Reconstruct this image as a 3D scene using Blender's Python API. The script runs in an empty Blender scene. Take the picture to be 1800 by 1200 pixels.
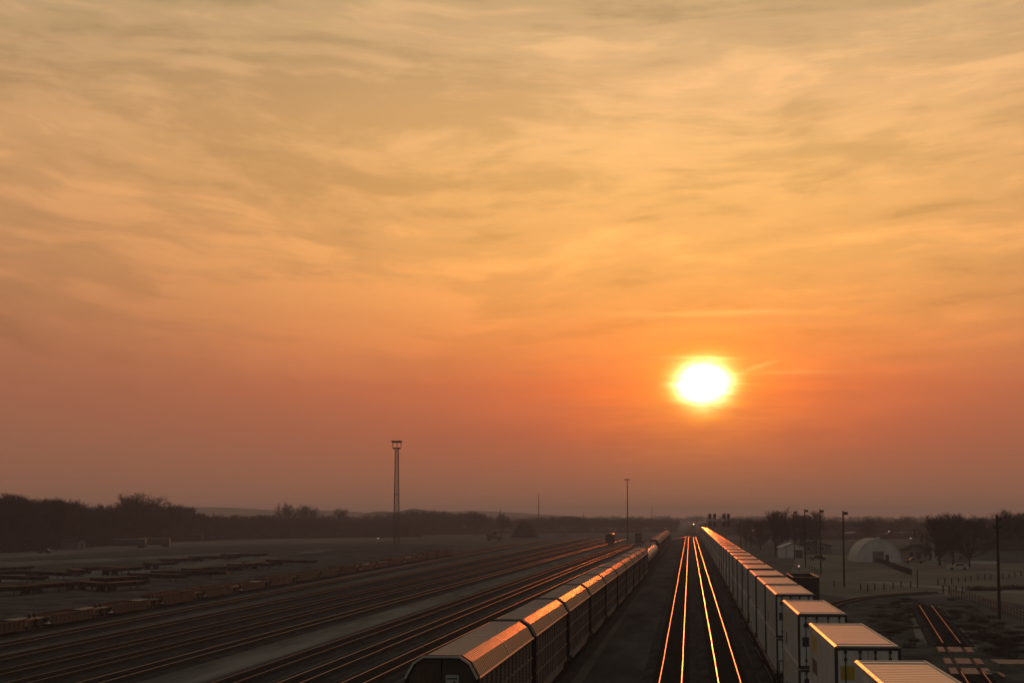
import bpy, math, random
import numpy as np
from mathutils import Vector, Matrix, Euler, noise as mnoise
random.seed(7); rng = np.random.default_rng(7)
R = math.radians
sc = bpy.context.scene
COL = sc.collection

# ------------------------------------------------------------------ camera
F = 3250.0                      # focal length in photo pixels (1800 wide)
CAMZ = 11.2                     # above rail top (z = 0 is the top of the rails)
GZ = -0.35                      # ground level
PITCH = math.atan(308 / F)
YAW = R(5.46)
cd = bpy.data.cameras.new('camera'); cam = bpy.data.objects.new('camera', cd); COL.objects.link(cam)
cd.sensor_width = 36; cd.lens = F / 1800 * 36; cd.clip_start = 0.5; cd.clip_end = 30000
cam.location = (0, 0, CAMZ); cam.rotation_euler = (R(90) + PITCH, 0, YAW)
sc.camera = cam
CM = Euler((R(90) + PITCH, 0, YAW)).to_matrix()
FWD = Vector((-math.sin(YAW), math.cos(YAW), 0)); RGT = Vector((math.cos(YAW), math.sin(YAW), 0))

def P(x, y, h=0.0):
    """ground (height h) point seen at photo pixel x, y"""
    d = CM @ Vector((x - 900, 600 - y, -F))
    t = (h - CAMZ) / d.z
    return Vector((0, 0, CAMZ)) + d * t
def at(x, D, z=GZ):
    """point at depth D in the column of photo pixel x"""
    v = FWD * D + RGT * ((x - 900) / F * D * math.cos(PITCH) )
    return Vector((v.x, v.y, z))
def depth(y, h=GZ): return (CAMZ - h) * F / (y - 908.0)
def zat(y, D): return CAMZ + (908.0 - y) * D / F

# ------------------------------------------------------------------ materials
def mat(name, col, rough=0.6, metal=0.0, var=0.25, scale=1.5, stretch=(1, 1, 1), bump=0.0, rnd=0.0, spec=0.5, col2=None, coord='Object', bscale=None):
    m = bpy.data.materials.new(name); m.use_nodes = True
    nt = m.node_tree; b = nt.nodes['Principled BSDF']
    b.inputs['Roughness'].default_value = rough; b.inputs['Metallic'].default_value = metal
    b.inputs['Specular IOR Level'].default_value = spec
    tc = nt.nodes.new('ShaderNodeTexCoord'); mp = nt.nodes.new('ShaderNodeMapping')
    mp.inputs['Scale'].default_value = stretch
    nt.links.new(tc.outputs[coord], mp.inputs['Vector'])
    nz = nt.nodes.new('ShaderNodeTexNoise'); nz.inputs['Scale'].default_value = scale
    nz.inputs['Detail'].default_value = 6; nz.inputs['Roughness'].default_value = 0.65
    nt.links.new(mp.outputs[0], nz.inputs['Vector'])
    rp = nt.nodes.new('ShaderNodeValToRGB')
    c = Vector(col[:3]); c2 = Vector(col2[:3]) if col2 else c * (1 - var)
    c1 = c if col2 else c * (1 + var)
    rp.color_ramp.elements[0].position = 0.36; rp.color_ramp.elements[1].position = 0.64
    rp.color_ramp.elements[0].color = (*c2, 1); rp.color_ramp.elements[1].color = (*c1, 1)
    nt.links.new(nz.outputs['Fac'], rp.inputs['Fac'])
    out = rp.outputs['Color']
    if rnd:
        oi = nt.nodes.new('ShaderNodeObjectInfo'); mr = nt.nodes.new('ShaderNodeMapRange')
        mr.inputs['To Min'].default_value = 1 - rnd; mr.inputs['To Max'].default_value = 1 + rnd
        nt.links.new(oi.outputs['Random'], mr.inputs['Value'])
        mx = nt.nodes.new('ShaderNodeVectorMath'); mx.operation = 'SCALE'
        nt.links.new(out, mx.inputs[0]); nt.links.new(mr.outputs[0], mx.inputs['Scale'])
        out = mx.outputs[0]
    nt.links.new(out, b.inputs['Base Color'])
    if bump:
        nb = nt.nodes.new('ShaderNodeTexNoise'); nb.inputs['Scale'].default_value = bscale or scale * 4
        nb.inputs['Detail'].default_value = 5
        nt.links.new(mp.outputs[0], nb.inputs['Vector'])
        bp = nt.nodes.new('ShaderNodeBump'); bp.inputs['Strength'].default_value = bump; bp.inputs['Distance'].default_value = 0.05
        nt.links.new(nb.outputs['Fac'], bp.inputs['Height']); nt.links.new(bp.outputs[0], b.inputs['Normal'])
    mr2 = nt.nodes.new('ShaderNodeMapRange')
    mr2.inputs['To Min'].default_value = max(0.05, rough - 0.08); mr2.inputs['To Max'].default_value = min(1, rough + 0.08)
    nt.links.new(nz.outputs['Fac'], mr2.inputs['Value']); nt.links.new(mr2.outputs[0], b.inputs['Roughness'])
    return m
def emis(name, col, s):
    m = bpy.data.materials.new(name); m.use_nodes = True
    b = m.node_tree.nodes['Principled BSDF']; b.inputs['Base Color'].default_value = (*col, 1)
    b.inputs['Emission Color'].default_value = (*col, 1); b.inputs['Emission Strength'].default_value = s
    return m

M = {}
M['ground'] = mat('dry_ground', (0.135, 0.124, 0.098), 0.95, 0, col2=(0.078, 0.072, 0.056), scale=0.9, stretch=(0.12, 0.022, 0.12), bump=0.25, bscale=6, spec=0.0)
M['lane'] = mat('pale_gravel', (0.215, 0.20, 0.16), 0.95, 0, col2=(0.085, 0.078, 0.062), scale=0.7, stretch=(0.35, 0.04, 0.3), bump=0.4, bscale=9, spec=0.0)
M['field'] = mat('dry_grass', (0.22, 0.185, 0.135), 0.95, 0, col2=(0.14, 0.12, 0.088), scale=0.4, stretch=(0.2, 0.08, 0.2), bump=0.3, bscale=5, spec=0.0)
M['cinder'] = mat('dark_cinder', (0.10, 0.092, 0.08), 0.9, 0, col2=(0.04, 0.037, 0.032), scale=0.55, stretch=(0.4, 0.06, 0.4), bump=0.4, bscale=8, spec=0.0)
M['ballast'] = mat('ballast_stone', (0.068, 0.06, 0.052), 0.9, 0, col2=(0.034, 0.030, 0.026), scale=1.2, stretch=(1, 0.2, 1), bump=0.6, bscale=10, spec=0.0)
M['rough'] = mat('rough_dirt', (0.125, 0.112, 0.09), 0.9, 0, col2=(0.045, 0.041, 0.034), scale=0.35, stretch=(0.7, 0.35, 0.7), bump=0.5, bscale=4, spec=0.0)
M['road'] = mat('pale_road', (0.26, 0.23, 0.19), 0.9, 0, var=0.2, scale=0.3, spec=0.0)
M['concrete'] = mat('concrete', (0.21, 0.17, 0.13), 0.75, 0, var=0.3, scale=1.2, spec=0.15)
M['sleeper'] = mat('sleeper_wood', (0.05, 0.042, 0.035), 0.85, 0, var=0.3, scale=2, spec=0.0)
M['rail'] = mat('rail_steel', (0.52, 0.44, 0.38), 0.35, 1.0, var=0.06, scale=0.8, stretch=(1, 0.1, 1))
M['rail_dull'] = mat('rail_steel_dull', (0.11, 0.08, 0.062), 0.56, 0.0, var=0.4, scale=0.5, stretch=(1, 0.06, 1), spec=0.4)
M['rail_mid'] = mat('rail_steel_worn', (0.16, 0.115, 0.09), 0.44, 0.3, var=0.4, scale=0.5, stretch=(1, 0.06, 1), spec=0.4)
M['rail_rust'] = mat('rail_web_rust', (0.07, 0.045, 0.03), 0.8, 0, var=0.3, scale=2, spec=0.0)
M['white'] = mat('white_container_paint', (0.68, 0.62, 0.55), 0.42, 0, var=0.15, scale=0.7, stretch=(1, 1, 0.25), rnd=0.08)
M['roofw'] = mat('white_roof_panel', (0.68, 0.61, 0.56), 0.34, 0, var=0.13, scale=1.0, stretch=(0.35, 2.6, 1), rnd=0.08, bump=0.05, bscale=3)
_b = M['roofw'].node_tree.nodes['Principled BSDF']; _b.inputs['Coat Weight'].default_value = 0.7; _b.inputs['Coat Roughness'].default_value = 0.14
M['railw'] = mat('pale_edge_metal', (0.52, 0.47, 0.42), 0.42, 0.15, var=0.1, scale=1.5)
M['frame'] = mat('black_frame', (0.03, 0.028, 0.026), 0.5, 0, var=0.3, scale=3)
M['yellow'] = mat('yellow_decal', (0.55, 0.36, 0.03), 0.5, 0, var=0.12, scale=2)
M['ink'] = mat('dark_decal', (0.05, 0.045, 0.045), 0.5, 0, var=0.3, scale=6)
M['wellblack'] = mat('well_car_dark', (0.05, 0.036, 0.03), 0.5, 0.1, var=0.4, scale=1.2, rnd=0.2)
M['wellrust'] = mat('well_car_rust', (0.115, 0.046, 0.03), 0.75, 0.0, var=0.35, scale=0.8, rnd=0.35)
M['wellyellow'] = mat('well_car_ochre', (0.115, 0.08, 0.04), 0.75, 0.0, var=0.35, scale=0.8, rnd=0.2)
M['deck'] = mat('worn_deck', (0.04, 0.029, 0.025), 0.8, 0, var=0.5, scale=0.5, rnd=0.4, spec=0.1)
M['chord'] = mat('lit_edge_chord', (0.09, 0.055, 0.04), 0.75, 0.0, spec=0.2, var=0.6, scale=0.7, rnd=0.4)  # lit top edges of the wells put into the chord colour
M['bogie'] = mat('bogie_iron', (0.025, 0.022, 0.02), 0.55, 0.2, var=0.4, scale=3)
M['wheel'] = mat('wheel_steel', (0.16, 0.12, 0.10), 0.38, 0.9, var=0.2, scale=3)
M['galv'] = mat('galvanised_roof', (0.13, 0.09, 0.075), 0.34, 0.6, var=0.16, scale=0.9, stretch=(0.6, 3.0, 1), rnd=0.12)
M['band'] = mat('roof_band_pale', (0.55, 0.50, 0.45), 0.5, 0.1, var=0.12, scale=2)
M['rackside'] = mat('rack_side_panel', (0.22, 0.145, 0.112), 0.6, 0.1, var=0.3, scale=0.8, stretch=(1, 1, 0.4), rnd=0.2)
M['rackdark'] = mat('rack_slot_dark', (0.06, 0.046, 0.04), 0.7, 0.0, var=0.3, scale=2)
M['gap'] = mat('rack_end_gap_shade', (0.022, 0.016, 0.014), 0.9, 0, var=0.3, scale=2, spec=0.0)  # near-black end frame, shade of the gap between cars put into its colour
M['eave'] = mat('eave_glint_metal', (0.36, 0.27, 0.22), 0.38, 0.6, var=0.5, scale=2.5, stretch=(1, 0.6, 1))  # pale colour stands in for the glint along the eave
M['rackend'] = mat('rack_end_door', (0.085, 0.05, 0.032), 0.6, 0.1, var=0.35, scale=0.9, stretch=(2, 1, 0.4))
M['plate'] = mat('white_plate', (0.4, 0.39, 0.36), 0.5, 0, var=0.1, scale=4)
M['tank'] = mat('tank_pale', (0.42, 0.38, 0.34), 0.38, 0.1, var=0.2, scale=0.8, rnd=0.15)
M['tan'] = mat('dull_tan_paint', (0.2, 0.15, 0.08), 0.5, 0, var=0.1, scale=1)
M['coal'] = mat('coal', (0.015, 0.014, 0.014), 0.8, 0, var=0.4, scale=3, bump=0.8, bscale=3, spec=0.0)
M['gond'] = mat('gondola_black', (0.02, 0.018, 0.017), 0.6, 0.1, var=0.4, scale=1)
M['rim'] = mat('gondola_rim', (0.32, 0.21, 0.14), 0.5, 0.2, var=0.2, scale=1.5)
M['boxbrown'] = mat('boxcar_brown', (0.045, 0.032, 0.026), 0.6, 0.1, var=0.3, scale=0.8, rnd=0.2)
M['orange'] = mat('loader_orange', (0.22, 0.10, 0.04), 0.6, 0, var=0.25, scale=1)
M['tyre'] = mat('tyre_rubber', (0.015, 0.015, 0.015), 0.8, 0, var=0.2, scale=4)
M['steel'] = mat('tower_steel', (0.09, 0.075, 0.065), 0.55, 0.4, var=0.25, scale=0.8)
M['darksteel'] = mat('dark_steel', (0.03, 0.027, 0.025), 0.55, 0.3, var=0.25, scale=1)
M['wood'] = mat('pole_wood', (0.055, 0.044, 0.035), 0.85, 0, var=0.3, scale=1.5, stretch=(4, 4, 0.4), spec=0.0)
M['bark'] = mat('bark', (0.05, 0.041, 0.034), 0.9, 0, var=0.3, scale=2, spec=0.0)
M['twig'] = mat('twig', (0.058, 0.044, 0.037), 0.9, 0, var=0.35, scale=0.25, spec=0.0)
M['green'] = mat('evergreen', (0.035, 0.040, 0.026), 0.9, 0, var=0.35, scale=0.5, spec=0.0)
M['hill'] = mat('hill_grass', (0.085, 0.075, 0.055), 0.95, 0, var=0.3, scale=0.02, spec=0.0)
M['cream'] = mat('cream_wall', (0.66, 0.62, 0.54), 0.7, 0, var=0.1, scale=0.7, stretch=(1, 1, 0.3))
M['creamroof'] = mat('pale_metal_skin', (0.62, 0.57, 0.49), 0.85, 0.0, var=0.12, scale=0.5)
M['greywall'] = mat('grey_wall', (0.22, 0.20, 0.18), 0.8, 0, var=0.15, scale=0.6, spec=0.0)
M['darkroof'] = mat('dark_shingle', (0.045, 0.04, 0.036), 0.85, 0, var=0.25, scale=1.5, spec=0.0)
M['glass'] = mat('window_glass', (0.03, 0.03, 0.032), 0.12, 0, var=0.2, scale=1)
M['door'] = mat('dark_door', (0.04, 0.036, 0.032), 0.6, 0, var=0.2, scale=2)
M['blue'] = mat('dark_blue_paint', (0.035, 0.045, 0.06), 0.45, 0, var=0.2, scale=1)
M['carwhite'] = mat('pale_car_paint', (0.45, 0.42, 0.38), 0.3, 0, var=0.05, scale=1)
M['carlow'] = mat('dark_car_paint', (0.03, 0.03, 0.034), 0.3, 0, var=0.1, scale=1)
M['heap'] = mat('gravel_heap', (0.10, 0.085, 0.07), 0.95, 0, var=0.25, scale=0.5, bump=0.5, spec=0.0)
M['lampw'] = emis('lamp_white', (1, 0.85, 0.65), 0.4)
M['lampdim'] = emis('lamp_dim', (0.95, 0.85, 0.7), 0.3)
M['head'] = emis('headlight_glow', (1, 0.60, 0.30), 12)
M['litroof'] = emis('lit_yellow', (0.75, 0.55, 0.25), 0.22)
M['redlamp'] = emis('lamp_red', (1, 0.45, 0.38), 0.6)

# ------------------------------------------------------------------ mesh helpers
class MB:
    def __init__(s): s.v = []; s.f = []
    def add(s, vs, fs):
        o = len(s.v); s.v += [tuple(q) for q in vs]; s.f += [tuple(i + o for i in f) for f in fs]; return s
    def box(s, x0, x1, y0, y1, z0, z1):
        return s.add([(x0, y0, z0), (x1, y0, z0), (x1, y1, z0), (x0, y1, z0), (x0, y0, z1), (x1, y0, z1), (x1, y1, z1), (x0, y1, z1)],
                     [(0, 3, 2, 1), (4, 5, 6, 7), (0, 1, 5, 4), (1, 2, 6, 5), (2, 3, 7, 6), (3, 0, 4, 7)])
    def cbox(s, x0, x1, y0, y1, z0, z1, c):
        """box with chamfered vertical + top edges along y"""
        return s.prism([(x0, z0), (x1, z0), (x1, z1 - c), (x1 - c, z1), (x0 + c, z1), (x0, z1 - c)], y0, y1)
    def prism(s, prof, y0, y1, caps=True, closed=True):
        n = len(prof); vs = [(a, y0, b) for a, b in prof] + [(a, y1, b) for a, b in prof]
        fs = [(i, (i + 1) % n, n + (i + 1) % n, n + i) for i in range(n if closed else n - 1)]
        if caps: fs += [tuple(reversed(range(n))), tuple(range(n, 2 * n))]
        return s.add(vs, fs)
    def prismx(s, prof, x0, x1):
        n = len(prof); vs = [(x0, a, b) for a, b in prof] + [(x1, a, b) for a, b in prof]
        fs = [(i, n + i, n + (i + 1) % n, (i + 1) % n) for i in range(n)]
        fs += [tuple(range(n)), tuple(reversed(range(n, 2 * n)))]
        return s.add(vs, fs)
    def tube(s, p, q, r0, r1=None, n=8, caps=True):
        r1 = r0 if r1 is None else r1
        p = Vector(p); q = Vector(q); d = (q - p).normalized()
        u = d.orthogonal().normalized(); w = d.cross(u)
        vs = [p + (u * math.cos(a) + w * math.sin(a)) * r0 for a in [2 * math.pi * i / n for i in range(n)]]
        vs += [q + (u * math.cos(a) + w * math.sin(a)) * r1 for a in [2 * math.pi * i / n for i in range(n)]]
        fs = [(i, (i + 1) % n, n + (i + 1) % n, n + i) for i in range(n)]
        if caps: fs += [tuple(reversed(range(n))), tuple(range(n, 2 * n))]
        return s.add(vs, fs)
    def lathe(s, prof, axis='y', c=(0, 0, 0), n=24):
        """prof: (along, radius)"""
        vs = []
        for a, r in prof:
            for i in range(n):
                t = 2 * math.pi * i / n; k, l = r * math.cos(t), r * math.sin(t)
                vs.append({'y': (c[0] + k, c[1] + a, c[2] + l), 'x': (c[0] + a, c[1] + k, c[2] + l), 'z': (c[0] + k, c[1] + l, c[2] + a)}[axis])
        fs = []
        for j in range(len(prof) - 1):
            for i in range(n):
                fs.append((j * n + i, j * n + (i + 1) % n, (j + 1) * n + (i + 1) % n, (j + 1) * n + i))
        fs += [tuple(reversed(range(n))), tuple(range((len(prof) - 1) * n, len(prof) * n))]
        return s.add(vs, fs)
    def mesh(s, name, mats, smooth=False):
        me = bpy.data.meshes.new(name); me.from_pydata(s.v, [], s.f)
        for k in (mats if isinstance(mats, list) else [mats]): me.materials.append(k)
        if smooth:
            me.polygons.foreach_set('use_smooth', [True] * len(me.polygons))
            try: me.set_sharp_from_angle(angle=R(40))
            except Exception: pass
        me.update(); return me
    def build(s, name, m, parent=None, smooth=False):
        o = bpy.data.objects.new(name, s.mesh(name, m, smooth)); COL.objects.link(o); o.parent = parent; return o

def tag(o, label=None, cat=None, group=None, kind=None):
    if label: o['label'] = label
    if cat: o['category'] = cat
    if group: o['group'] = group
    if kind: o['kind'] = kind
    return o
def empty(name, loc=(0, 0, 0), rz=0.0):
    o = bpy.data.objects.new(name, None); COL.objects.link(o); o.empty_display_size = 0.5
    o.location = loc; o.rotation_euler = (0, 0, rz); return o
def copy_tree(o, parent=None):
    c = o.copy(); COL.objects.link(c); c.parent = parent
    for ch in list(o.children): copy_tree(ch, c)
    return c
# a vehicle is a spec: list of (part name, MB, material, index of parent part or None, smooth)
_proto = {}
class Spec:
    def __init__(s, name, parts): s.name = name; s.parts = parts; s.full = None; s.lite = None; s.loc = Vector((0, 0, 0))
    def place(s, loc, rz, lite=False):
        if lite:
            if s.lite is None:
                mb = MB(); idx = []; mats = []
                for nm, m_, mt, par, sm in s.parts:
                    if mt not in mats: mats.append(mt)
                    mb.add(m_.v, m_.f); idx += [mats.index(mt)] * len(m_.f)
                o = mb.build(s.name, mats); o.data.polygons.foreach_set('material_index', idx); s.lite = o
            else:
                o = s.lite.copy(); COL.objects.link(o)
        else:
            if s.full is None:
                o = empty(s.name); obs = []
                for nm, m_, mt, par, sm in s.parts:
                    obs.append(m_.build(nm, mt, o if par is None else obs[par], sm))
                s.full = o
            else:
                o = copy_tree(s.full)
        for k in ('label', 'category', 'group'):
            if k in o: del o[k]
        o.location = loc; o.rotation_euler = (0, 0, rz); return o

# ------------------------------------------------------------------ tracks
def extrude_path(mb, pts, prof, sideoff=0.0):
    n = len(prof); vs = []
    for i, p in enumerate(pts):
        a = pts[max(0, i - 1)]; b = pts[min(len(pts) - 1, i + 1)]
        d = Vector((b[0] - a[0], b[1] - a[1], 0)).normalized(); nrm = Vector((d.y, -d.x, 0))
        for (u, z) in prof:
            q = Vector((p[0], p[1], 0)) + nrm * (u + sideoff); vs.append((q.x, q.y, z))
    fs = []
    for i in range(len(pts) - 1):
        for k in range(n):
            fs.append((i * n + k, (i + 1) * n + k, (i + 1) * n + (k + 1) % n, i * n + (k + 1) % n))
    fs += [tuple(range(n)), tuple(reversed(range((len(pts) - 1) * n, len(pts) * n)))]
    mb.add(vs, fs)
RAILP = [(-0.075, -0.17), (0.075, -0.17), (0.03, -0.13), (0.02, -0.06), (0.043, -0.035), (0.043, -0.012), (0.024, 0.0), (-0.024, 0.0), (-0.043, -0.012), (-0.043, -0.035), (-0.02, -0.06), (-0.03, -0.13)]
def resample(pts, step):
    out = []
    for a, b in zip(pts[:-1], pts[1:]):
        L = (Vector(b[:2]) - Vector(a[:2])).length; n = max(1, int(L / step))
        for i in range(n): t = i / n; out.append((a[0] + (b[0] - a[0]) * t, a[1] + (b[1] - a[1]) * t))
    out.append((pts[-1][0], pts[-1][1])); return out
def track(pts, label, group=None, rail='rail', wob=0.02, sleepers=330, bedz=0.0, bedm='ballast'):
    pts = resample(pts, 12); sd = random.random() * 100
    q = []
    for i, p in enumerate(pts):
        w = wob * (mnoise.noise((sd, p[1] * 0.03, 0)) + 0.5 * mnoise.noise((sd + 9, p[1] * 0.09, 0)))
        q.append((p[0] + w, p[1]))
    pts = q
    root = empty('railway_track', (pts[0][0], pts[0][1], 0)); inv = Matrix.Translation(-Vector((pts[0][0], pts[0][1], 0)))
    def fin(mb, nm, mt):
        o = mb.build(nm, mt, root); o.data.transform(inv); return o
    for sgn in (-1, 1):
        mb = MB(); extrude_path(mb, pts, RAILP, sgn * 0.7575); ob = fin(mb, 'rail', [M['rail_rust'], M[rail]])
        n = len(RAILP); idx = [1 if (k % n) in (4, 5, 6, 7, 8) else 0 for k in range((len(pts) - 1) * n)] + [0, 0]
        ob.data.polygons.foreach_set('material_index', idx)
    mb = MB(); extrude_path(mb, pts, [(-2.1, GZ + 0.004 + bedz), (2.1, GZ + 0.004 + bedz), (1.45, -0.2), (-1.45, -0.2)])
    fin(mb, 'track_bed', M[bedm])
    sl = MB(); sp = resample(pts, 0.6)
    for a, b in zip(sp[:-1], sp[1:]):
        if a[1] > sleepers or a[1] < 30: continue
        d = Vector((b[0] - a[0], b[1] - a[1], 0)).normalized(); n_ = Vector((d.y, -d.x, 0)); c = Vector((a[0], a[1], 0))
        j = random.uniform(-0.05, 0.05); vs = []
        for z in (-0.24, -0.165):
            for e, w in ((-1.3, -0.11), (1.3, -0.11), (1.3, 0.11), (-1.3, 0.11)):
                qv = c + n_ * (e + j) + d * w; vs.append((qv.x, qv.y, z))
        sl.add(vs, [(4, 5, 6, 7), (0, 1, 5, 4), (1, 2, 6, 5), (2, 3, 7, 6), (3, 0, 4, 7)])
    if sl.v: fin(sl, 'sleepers', M['sleeper'])
    tag(root, label, 'railway track', group); return root

def line(xb, yb, vp, d0=90, d1=800, h=0.0):
    """straight track through pixel (xb,yb) that vanishes at (vp,908); from depth d0 to d1"""
    a = P(xb, yb, h); dx = math.tan(math.atan((vp - 900) / F) - YAW)
    f = lambda Y: (a.x + dx * (Y - a.y), Y)
    return f, [f(d0), f(d1)]

def curve_main(x0):
    return [(x0, 30), (x0, 1045)]
track(curve_main(-1.40), 'brightly glinting main line track just right of the dark brown car train', wob=0.03, sleepers=420)
track(curve_main(2.63), 'brightly glinting main line track just left of the white container train', wob=0.03, sleepers=420)
def far_main(x0): return [(x0 + ((Y - 1000) / 800) ** 2 * 1.4, Y) for Y in range(1046, 2300, 120)]
track(far_main(-1.40), 'dull far end of the left main line in the haze', rail='rail_rust', sleepers=0)
track(far_main(2.63), 'dull far end of the right main line under the distant locomotive', rail='rail_rust', sleepers=0)
DSX = 7.0
track([(DSX, 30), (DSX, 980)], 'track carrying the double stack container train', rail='rail_dull')
ARf, arl = line(807, 1155, 1222, 40, 420, 5.2)
ARdx = (ARf(300)[0] - ARf(200)[0]) / 100
ARX = lambda Y: ARf(Y)[0] - 0.78 if Y < 380 else None
ar_pts = [(ARX(40), 40), (ARX(379), 379)]
p_far0 = P(1148, 948, 5.2); p_far1 = P(1172, 932.5, 5.2)
ar_pts += [(p_far0.x, p_far0.y), (p_far1.x, p_far1.y), (p_far1.x + (p_far1.x - p_far0.x) * 0.3, p_far1.y + (p_far1.y - p_far0.y) * 0.3)]
track(ar_pts, 'track under the long train of brown autorack cars', rail='rail_dull')
yard = [(620, 1199, 1243, 90, 800, 'yard track nearest the brown car train on its left'),
        (508, 1199, 1234, 90, 790, 'yard track in the middle of the three left of the brown car train'),
        (391, 1199, 1236, 90, 780, 'yard track beside the pale gravel lane on its right side'),
        (155, 1199, 1243, 90, 960, 'yard track beside the pale gravel lane on its left side'),
        (29, 1199, 1236, 90, 1000, 'second yard track left of the pale gravel lane'),
        (0, 1180, 1228, 110, 1020, 'third yard track left of the pale gravel lane'),
        (0, 1155, 1205, 120, 1020, 'fourth yard track left of the pale gravel lane'),
        (0, 1132, 1168, 130, 900, 'yard track nearest the empty well cars')]
YL = []
for k, (xb, yb, vp, d0, d1, lab) in enumerate(yard):
    f, l = line(xb, yb, vp, d0, d1); YL.append(f)
    track(l, lab, 'parallel yard tracks', rail='rail_mid' if k in (0, 1, 3) else 'rail_dull', wob=0.04)
a_, b_ = P(60, 1101), P(790, 974)
Wd = (b_ - a_).normalized(); Wf = lambda Y: (a_.x + Wd.x / Wd.y * (Y - a_.y), Y)
track([Wf(130), Wf(800)], 'track under the string of empty well cars', rail='rail_dull')
track([tuple(P(1182, 946)[:2]), tuple(P(1196, 944.6)[:2]), tuple(P(1212, 942)[:2])], 'far crossover track glinting at the end of the left main line', wob=0)
HOX = 14.5
track([(HOX, 150), (HOX, 420)], 'track under the dark open gondola car', rail='rail_dull', wob=0.1)
cv = [P(1440, 1072), P(1470, 1059), P(1510, 1050), P(1560, 1044), P(1600, 1041), P(1640, 1038.5)]
track([tuple(p[:2]) for p in cv], 'curving siding that leaves the gondola car to the right', rail='rail_dull', wob=0.02, bedm='rough')
ra, rb = P(1627, 1063), P(1723, 1200)
Rd = Vector((rb.x - ra.x, rb.y - ra.y, 0)).normalized(); Rf = lambda Y: (ra.x + Rd.x / Rd.y * (Y - ra.y), Y)
track([Rf(P(1680, 1129, 0).y), Rf(ra.y)], 'short stub track running into the far end of the concrete slabs', rail='rail_dull', sleepers=300)
track([Rf(90), Rf(P(1690, 1179, 0).y)], 'track coming out of the nearest row of concrete slabs', rail='rail_dull', sleepers=300)

# ------------------------------------------------------------------ ground
def sheet(name, poly, m, z, label=None, rest=None):
    mb = MB(); mb.add([(p[0], p[1], z) for p in poly], [tuple(range(len(poly)))])
    o = mb.build(name, m); tag(o, kind='structure')
    # face upward
    if o.data.polygons[0].normal.z < 0:
        o.data.flip_normals()
    return o
mb = MB(); nx, ny = 40, 60
xs = np.linspace(-4300, 4300, nx); ys = np.linspace(-250, 7400, ny)
mb.add([(x, y, GZ) for y in ys for x in xs], [(j * nx + i, j * nx + i + 1, (j + 1) * nx + i + 1, (j + 1) * nx + i) for j in range(ny - 1) for i in range(nx - 1)])
tag(mb.build('ground', M['ground']), kind='structure')
sheet('ballast_ground', [(-7.6, -100), (13, -100), (13, 1200), (-7.6, 1200)], M['cinder'], GZ + 0.004)
sheet('cinder_ground', [(13, -100), (38, -100), tuple(P(1800, 1120, GZ)[:2]), tuple(P(1690, 1050, GZ)[:2]), tuple(P(1640, 1042, GZ)[:2]), tuple(P(1500, 1056, GZ)[:2]), (13, 330)], M['rough'], GZ + 0.004)
f1 = lambda Y: (YL[2](Y)[0] - 2.6, Y); f2 = lambda Y: (YL[3](Y)[0] + 2.6, Y)
sheet('gravel_lane', [f1(80), f1(640), f2(640), f2(80)], M['lane'], GZ + 0.004)
f1 = lambda Y: (YL[0](Y)[0] + 2.4, Y); f2 = lambda Y: (ARX(min(Y, 370)) - 2.3, Y)
sheet('yard_ground', [f1(80), f1(350), f2(350), f2(80)], M['ballast'], GZ + 0.004)
f1 = lambda Y: (YL[3](Y)[0] - 0.5, Y); f2 = lambda Y: (YL[6](Y)[0] + 0.5, Y)
sheet('yard_bed', [f1(85), f1(900), f2(900), f2(85)], M['ballast'], GZ + 0.002)
sheet('gravel_lane', [tuple(P(*q, GZ)[:2]) for q in [(-60, 1124), (420, 1046), (780, 986), (780, 981), (400, 1040), (-60, 1114)]], M['lane'], GZ + 0.006)
sheet('yard_dirt', [tuple(P(*q, GZ)[:2]) for q in [(-80, 1100), (60, 1098), (420, 1032), (780, 974), (820, 958), (640, 953), (450, 958), (200, 968), (-80, 982)]], M['rough'], GZ + 0.005)
for poly in ([(-80, 1024), (60, 1020), (150, 1016), (300, 1001), (420, 991), (500, 980), (470, 977), (380, 984), (250, 994), (140, 1005), (-80, 1012)],
             [(-80, 997), (60, 993), (220, 985), (420, 974), (420, 970), (220, 979), (-80, 989)],
             [(-80, 984), (100, 975), (300, 962), (450, 956), (700, 950), (700, 945), (450, 948), (300, 953), (100, 964), (-80, 973)],
             [(520, 973), (640, 969), (690, 969), (640, 963), (540, 967)]):
    sheet('gravel_yard', [tuple(P(*q, GZ)[:2]) for q in poly], M['lane'], GZ + 0.009)
sheet('dark_strip', [tuple(P(*q, GZ)[:2]) for q in [(470, 985), (600, 973), (700, 972), (790, 966), (800, 957), (640, 960), (520, 975)]], M['cinder'], GZ + 0.012)  # flat strip darker than the yard around it
sheet('dark_strip', [tuple(P(*q, GZ)[:2]) for q in [(-80, 990), (200, 980), (450, 969), (700, 958), (700, 956), (450, 966), (200, 977), (-80, 987)]], M['cinder'], GZ + 0.012)
sheet('grass_field', [tuple(P(*q, GZ)[:2]) for q in [(1380, 1030), (1500, 1052), (1700, 1048), (1900, 1075), (1900, 975), (1650, 972), (1400, 975)]], M['field'], GZ + 0.008)
sheet('road', [tuple(P(*q, GZ)[:2]) for q in [(1512, 1023), (1560, 1027), (1620, 1031), (1705, 1038.5), (1770, 1042), (1900, 1049), (1900, 1043), (1770, 1037), (1700, 1034.5), (1620, 1027), (1560, 1021.5), (1530, 1020)]], M['road'], GZ + 0.012)
for poly in ([(1598, 1066), (1612, 1066), (1648, 1128), (1612, 1134)], [(1645, 1066), (1652, 1064), (1722, 1138), (1706, 1142)]):
    sheet('gravel_shoulder', [tuple(P(*q, GZ)[:2]) for q in poly], M['lane'], GZ + 0.02)
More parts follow.
